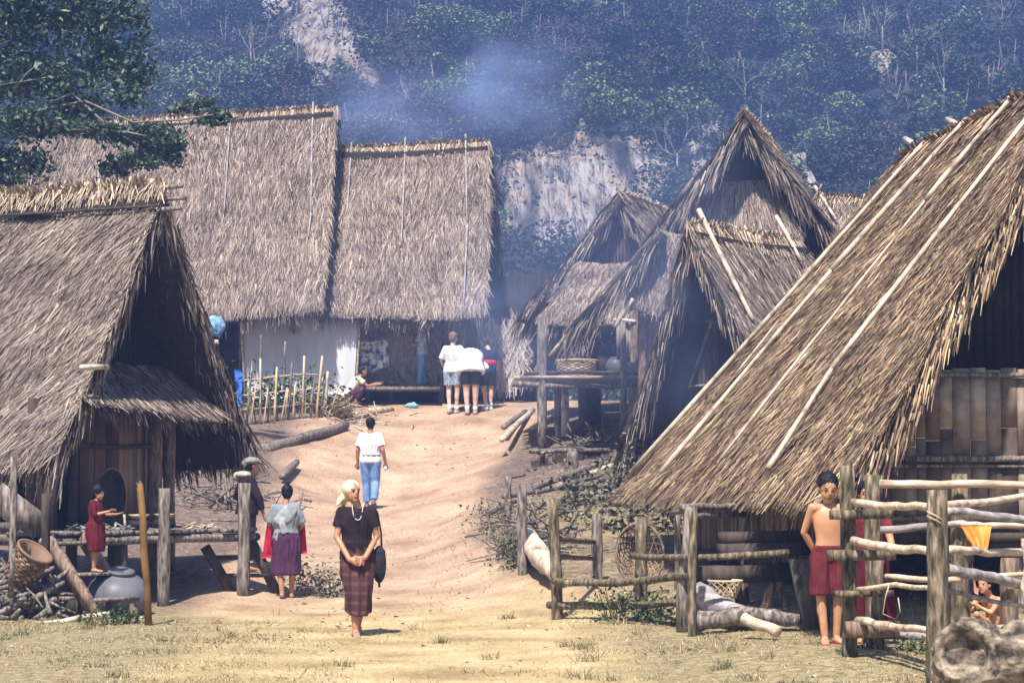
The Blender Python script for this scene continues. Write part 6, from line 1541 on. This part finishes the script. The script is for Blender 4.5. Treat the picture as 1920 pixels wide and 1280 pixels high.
c8.body(); c8.hair(fab('hair_dark', (.05, .035, .03))); nv = fab('navy_top', (.02, .04, .11), (.012, .02, .06)); c8.shirt(nv, g=.017, sleeve=.8, hem=.01)
rb = MB(); J = c8.J; rb.tube([J('waist') - UP * .01 * H, J('waist').lerp(J('chest'), .62)], [(.078 * H, .108 * H), (.085 * H, .118 * H)], 24, ref=c8.f); rb.build('red_band', fab('red_band', (.62, .05, .08), (.5, .03, .06)), c8.root, smooth=True)
c8.trousers(M['black'], .4, g=.016, name='shorts'); c8.shoes(sock, sock)

# 9. bare-chested boy
b_ = on_ground(1556, 1207); H = 316 * b_.y / F
y9 = Person('bare-chested boy in maroon shorts, hands behind his back, beside the stile', b_, H, (.10, -1), dict(face=(.05, .92, -.38), hup=(0, .25, 1), head=(.01, .032, .915), el_r=(.138, -.05, .655), wr_r=(.06, -.085, .53), el_l=(-.138, -.05, .655), wr_l=(-.05, -.085, .53), an_r=(.035, .02, .045), an_l=(-.045, -.02, .045), ft_r=(.2, 1, 0), ft_l=(-.25, 1, 0), hand_r=(-.8, -.1, -.4), hand_l=(.8, -.1, -.4)), SKB, vox=.0065, build=.93, child=True)
y9.body(.6); y9.hair(grow=1.04); y9.trousers(fab('maroon_shorts', (.15, .024, .028), (.075, .012, .016), 9), .50, g=.016, loose=.010, name='shorts', amp=.013)
y9.shoes(fab('red_sandal', (.55, .06, .07)), sandal=True)

# 10. child behind the stile
b_ = P(1630, 1200, 18.7); b_.z = G(b_.x, b_.y); H = P(0, 905, 18.7).z - b_.z
c10 = Person('child in a red top and maroon wrap looking out from behind the stile posts', b_, H, (-.25, -1), dict(el_r=(.17, .08, .72), wr_r=(.10, .16, .83), el_l=(-.15, .08, .62), wr_l=(-.14, .20, .59), hand_r=(-.1, .3, .9)), SKB, child=True)
c10.body(.7); c10.hair(grow=1.08); c10.shirt(fab('red_top', (.16, .025, .025), (.08, .012, .012)), g=.014, sleeve=.5, name='top'); c10.skirt(fab('maroon_wrap', (.11, .012, .024), (.06, .007, .015), 6), .12, g=.026, widen=1.3, amp=.01, name='wrap')

# 11. squatting child behind the rails
b_ = P(1862, 1186, 18.9); b_.z = G(b_.x, b_.y) 
c11 = Person('bare-chested little child squatting behind the rail fence, face turned left', b_, 1.0, (-.75, -.66), dict(SQUAT, face=(-.15, 1, .0), head=(0, .12, .525), neck=(0, .05, .43), chest=(0, -.01, .33), wr_r=(.06, .24, .34), wr_l=(-.05, .22, .33)), SKB, child=True)
c11.body(.7); c11.hair(grow=1.05); w = MB(); w.ellipsoid(c11.J('pel'), (.13, .12, .09)); voxel(w, 'shorts', fab('grey_shorts', (.12, .09, .09)), .011, c11.root)
# 12. little child behind the rails
b_ = P(1800, 1186, 19.3); b_.z = G(b_.x, b_.y); H = P(0, 992, 19.3).z - b_.z
w12 = Person('little child in a dark shirt and skirt standing behind the rails by the orange cloth', b_, H, (.35, -1), dict(hip_r=(.06, 0, .5), an_r=(.085, .0, .045), kn_r=(.075, .01, .28), an_l=(-.085, .0, .045), kn_l=(-.075, .01, .28), el_r=(.13, .05, .64), wr_r=(.09, .14, .6)), SK, child=True)
w12.body(.8); w12.hair(grow=1.08); w12.shirt(fab('ink_shirt', (.035, .03, .05), (.02, .018, .03)), g=.020, sleeve=.6, hem=.02, name='shirt'); w12.skirt(fab('dark_skirt', (.03, .028, .05), (.015, .014, .025)), .32, g=.016, widen=1.1)
# 13. person in blue on the platform
b_ = Vector((P(1138, 0, 45.1).x, 45.1, ZP3 + .06)); H = P(0, 600, 45.1).z - b_.z
p13 = Person('person in a deep blue top half hidden behind the jars on the raised platform', b_, H, (-.3, -1), dict(el_r=(.13, .1, .66), wr_r=(.06, .2, .62), el_l=(-.13, .1, .66), wr_l=(-.04, .2, .6), face=(.3, .9, -.3)), vox=.010)
p13.body(); p13.hair(); p13.shirt(fab('deep_blue', (.03, .07, .30), (.015, .04, .18)), g=.018, sleeve=1.6, name='top'); p13.skirt(fab('ink_skirt', (.02, .03, .10)), .1)
# ------------------------------------------------------------ leafy tree reaching in from the left
def leafy_tree():
    d = 41.0
    root = thing('leafy_tree', (-13.5, d + 1, G(-13.5, d + 1)), 'dark green leafy tree reaching in over the tallest house from the top left', 'tree')
    st = MB(); lf = MB()
    b0 = Vector((-13.5, d + 1, G(-13.5, d + 1) - .3)); t1 = P(-180, 300, d)
    st.tube([b0, b0.lerp(t1, .5) + Vector((.3, 0, 0)), t1, P(-60, -60, d + .4), P(40, -250, d + .5)], [.42, .34, .28, .2, .1], 10, .05)
    limbs = [([t1, P(-60, 200, d - .3), P(60, 210, d - .5), P(135, 175, d - .6), P(200, 235, d - .8), P(300, 300, d - 1), P(330, 320, d - 1)], .04),
             ([P(120, 180, d - .5), P(118, 120, d - .4), P(110, 60, d - .2), P(130, -20, d)], .06), ([P(-60, -60, d + .4), P(40, 20, d), P(150, 40, d - .3), P(240, 30, d - .4)], .09),
             ([P(60, 210, d - .5), P(160, 190, d - .7), P(250, 230, d - .9), P(340, 225, d - 1), P(400, 215, d - 1.1)], .03), ([t1, P(-40, 330, d), P(20, 350, d), P(60, 300, d)], .09), ([P(150, 200, d - .6), P(175, 170, d - .5), P(195, 140, d - .5)], .03)]
    for pts, r in limbs:
        m = len(pts); st.tube(pts, [r * (1 - .7 * i / m) for i in range(m)], 7, .08)
    clusters = [  # px,py,rx,ry(px), density
        (40, 60, 95, 85, 900), (150, 50, 85, 70, 650), (90, 160, 90, 60, 800), (20, 150, 70, 70, 600), (190, 120, 70, 55, 420), (235, 150, 55, 50, 260), (40, 240, 60, 50, 480), (150, 215, 60, 35, 380), (10, 320, 50, 50, 420), (60, 320, 35, 40, 160),
        (230, 30, 45, 40, 160), (185, 250, 60, 30, 330), (245, 260, 60, 30, 360), (300, 270, 50, 32, 360), (270, 305, 55, 28, 340), (215, 320, 30, 25, 150), (330, 300, 22, 25, 90), (395, 225, 34, 24, 190), (350, 205, 28, 16, 60), (380, 195, 22, 14, 50), (100, 250, 40, 25, 170), (0, 0, 80, 60, 500), (120, -20, 110, 40, 500), (240, 190, 40, 30, 90), (-80, 100, 90, 140, 900), (-60, 300, 70, 80, 500), (265, 90, 30, 45, 50)]
    p = F / d
    for px, py, rx, ry, n in clusters:
        c = P(px, py, d - .5 + random.uniform(-.4, .4)); C = crown_pts(c, (rx / p * 1.15, min(rx, 90) / p * .7, ry / p * 1.2), int(n * 2.0), 14, .2); k_ = len(C) // 5; C[:k_] += (C[:k_] - np.array(c)) * rng.uniform(.1, .7, (k_, 1))
        lf.quads(leaf_quads(C, rng.uniform(.08, .18, len(C)), .2, .5))
        for _ in range(max(2, n // 120)):
            q = Vector(C[rng.integers(len(C))]); e_ = Vector(C[rng.integers(len(C))]); st.tube([q, q.lerp(e_, .5) + Vector((0, 0, random.uniform(-.05, .1))), e_], [.02, .014, .006], 4)
    st.build('trunk', M['twig_grey'], root, smooth=True); lf.build('crown', M['leaf_tree'], root)
leafy_tree()
# a few pale bare trees one can tell apart on the hillside
def bare_tree(px, py, h, lab, spread=.55, d=None, lean=0):
    r = ray(px, py); 
    y = (92 + (CAMZ - 3.8) / .40) / (1 - r.z / .40) if d is None else d
    b_ = P(px, py, y - 2.8); root = thing('bare_tree', b_, lab, 'tree', 'bare trees on the hillside')
    st = MB(); tips = []; br = MB()
    t = b_ + Vector((lean, 0, h * .5)); st.tube([b_ - UP * 1.2, b_.lerp(t, .5), t], [.10, .08, .06], 6); st.build('trunk', M['twig_far'], root)
    for k in range(4): branchy(br, b_.lerp(t, random.uniform(.5, 1)), Vector((random.gauss(0, .6), -.1, 1)), h * .45, .045, 2, tips, spread, .2)
    br.build('crown', M['twig_far'], root)
for a in ((1398, 205, 3.6, 'pale bare tree just above the tallest gable peak'), (1770, 205, 4.5, 'whitish bare tree left of the right roof top'), (775, 235, 3.2, 'slender bare tree behind the smaller back house'), (1040, 110, 3.0, 'thin bare tree high on the hill above the smoke'), (1120, 60, 3.5, 'bare tree near the top of the picture, centre'),
          (1720, 150, 5.5, 'tall bare tree with leaning stems high on the right hillside'), (1655, 95, 4.0, 'bare tree by the small white rock on the right hillside'), (1270, 340, 3.4, 'bare tree in front of the white cliff by the tall gable'), (1880, 70, 3.5, 'bare tree at the top right corner'), (470, 130, 3.5, 'bare tree above the ridge of the tallest big house')):
    bare_tree(*a)
# ------------------------------------------------------------ drifting wood smoke
def smoke(name, lab, c, r, dens, seed, col=(.45, .6, 1.0), sc=.35, hard=.35):
    mb = MB(); mb.ellipsoid((0, 0, 0), (1, 1, 1), 24, 16)
    m = bpy.data.materials.new(name); m.use_nodes = True; nt = m.node_tree; nt.nodes.remove(nt.nodes['Principled BSDF'])
    v = nt.nodes.new('ShaderNodeVolumePrincipled'); v.inputs['Color'].default_value = (*col, 1); v.inputs['Anisotropy'].default_value = .2
    tc = nt.nodes.new('ShaderNodeTexCoord'); ln = nt.nodes.new('ShaderNodeVectorMath'); ln.operation = 'LENGTH'; nt.links.new(tc.outputs['Object'], ln.inputs[0])
    fo = nt.nodes.new('ShaderNodeMapRange'); fo.inputs['From Min'].default_value = 1.0; fo.inputs['From Max'].default_value = .15; fo.interpolation_type = 'SMOOTHSTEP'; nt.links.new(ln.outputs['Value'], fo.inputs['Value'])
    n = nt.nodes.new('ShaderNodeTexNoise'); n.noise_dimensions = '4D'; n.inputs['W'].default_value = seed; n.inputs['Scale'].default_value = sc * 6; n.inputs['Detail'].default_value = 3; nt.links.new(tc.outputs['Object'], n.inputs['Vector'])
    mr = nt.nodes.new('ShaderNodeMapRange'); mr.inputs['From Min'].default_value = hard; mr.inputs['From Max'].default_value = .75; nt.links.new(n.outputs[0], mr.inputs['Value'])
    mu = nt.nodes.new('ShaderNodeMath'); mu.operation = 'MULTIPLY'; nt.links.new(fo.outputs[0], mu.inputs[0]); nt.links.new(mr.outputs[0], mu.inputs[1])
    m2 = nt.nodes.new('ShaderNodeMath'); m2.operation = 'MULTIPLY'; nt.links.new(mu.outputs[0], m2.inputs[0]); m2.inputs[1].default_value = dens
    nt.links.new(m2.outputs[0], v.inputs['Density']); nt.links.new(v.outputs[0], nt.nodes['Material Output'].inputs['Volume'])
    o = mb.build('smoke', m); o.location = c; o.scale = r; tag(o, kind='stuff')
smoke('smoke_a', '', P(945, 165, 66), (3.1, 2.5, 2.4), .55, 1.3)
smoke('smoke_b', '', P(730, 215, 64), (3.6, 2.5, 2.0), .30, 4.1)
smoke('smoke_c', '', P(1310, 330, 39.6), (1.7, .9, 2.0), .2, 7.7)
smoke('smoke_d', '', P(1265, 650, 32.4), (1.5, .8, 2.1), .42, 2.2)
smoke('smoke_e', '', P(930, 600, 47.2), (1.6, 1.2, 1.5), .35, 9.2)
smoke('smoke_f', '', P(1150, 500, 38.6), (4.6, 1.2, 3.2), .24, 3.3, hard=.2)
smoke('smoke_g', '', P(760, 600, 46.6), (5.2, 1.0, 2.6), .10, 5.9, hard=.2)
smoke('smoke_h', '', P(1060, 700, 41), (2.4, 1.4, 1.4), .2, 6.1, hard=.25)
smoke('smoke_i', '', P(900, 300, 62), (9.0, 2.5, 3.6), .028, 8.1, hard=.25)
smoke('smoke_j', '', P(1500, 200, 64), (6.0, 2.5, 3.0), .022, 2.7, hard=.25)
# ------------------------------------------------------------ air
def vol_box(name, lo, hi, col, dens, aniso=0.2):
    mb = MB(); c = (Vector(lo) + Vector(hi)) / 2; s = Vector(hi) - Vector(lo); mb.box(c, s)
    m = bpy.data.materials.new(name); m.use_nodes = True; nt = m.node_tree
    nt.nodes.remove(nt.nodes['Principled BSDF']); v = nt.nodes.new('ShaderNodeVolumePrincipled')
    v.inputs['Color'].default_value = (*col, 1); v.inputs['Density'].default_value = dens; v.inputs['Anisotropy'].default_value = aniso
    nt.links.new(v.outputs[0], nt.nodes['Material Output'].inputs['Volume'])
    return tag(mb.build(name, m), kind='stuff')
vol_box('haze', (-175, -30, -4), (175, 340, 100), (.25, .41, .94), .00175)
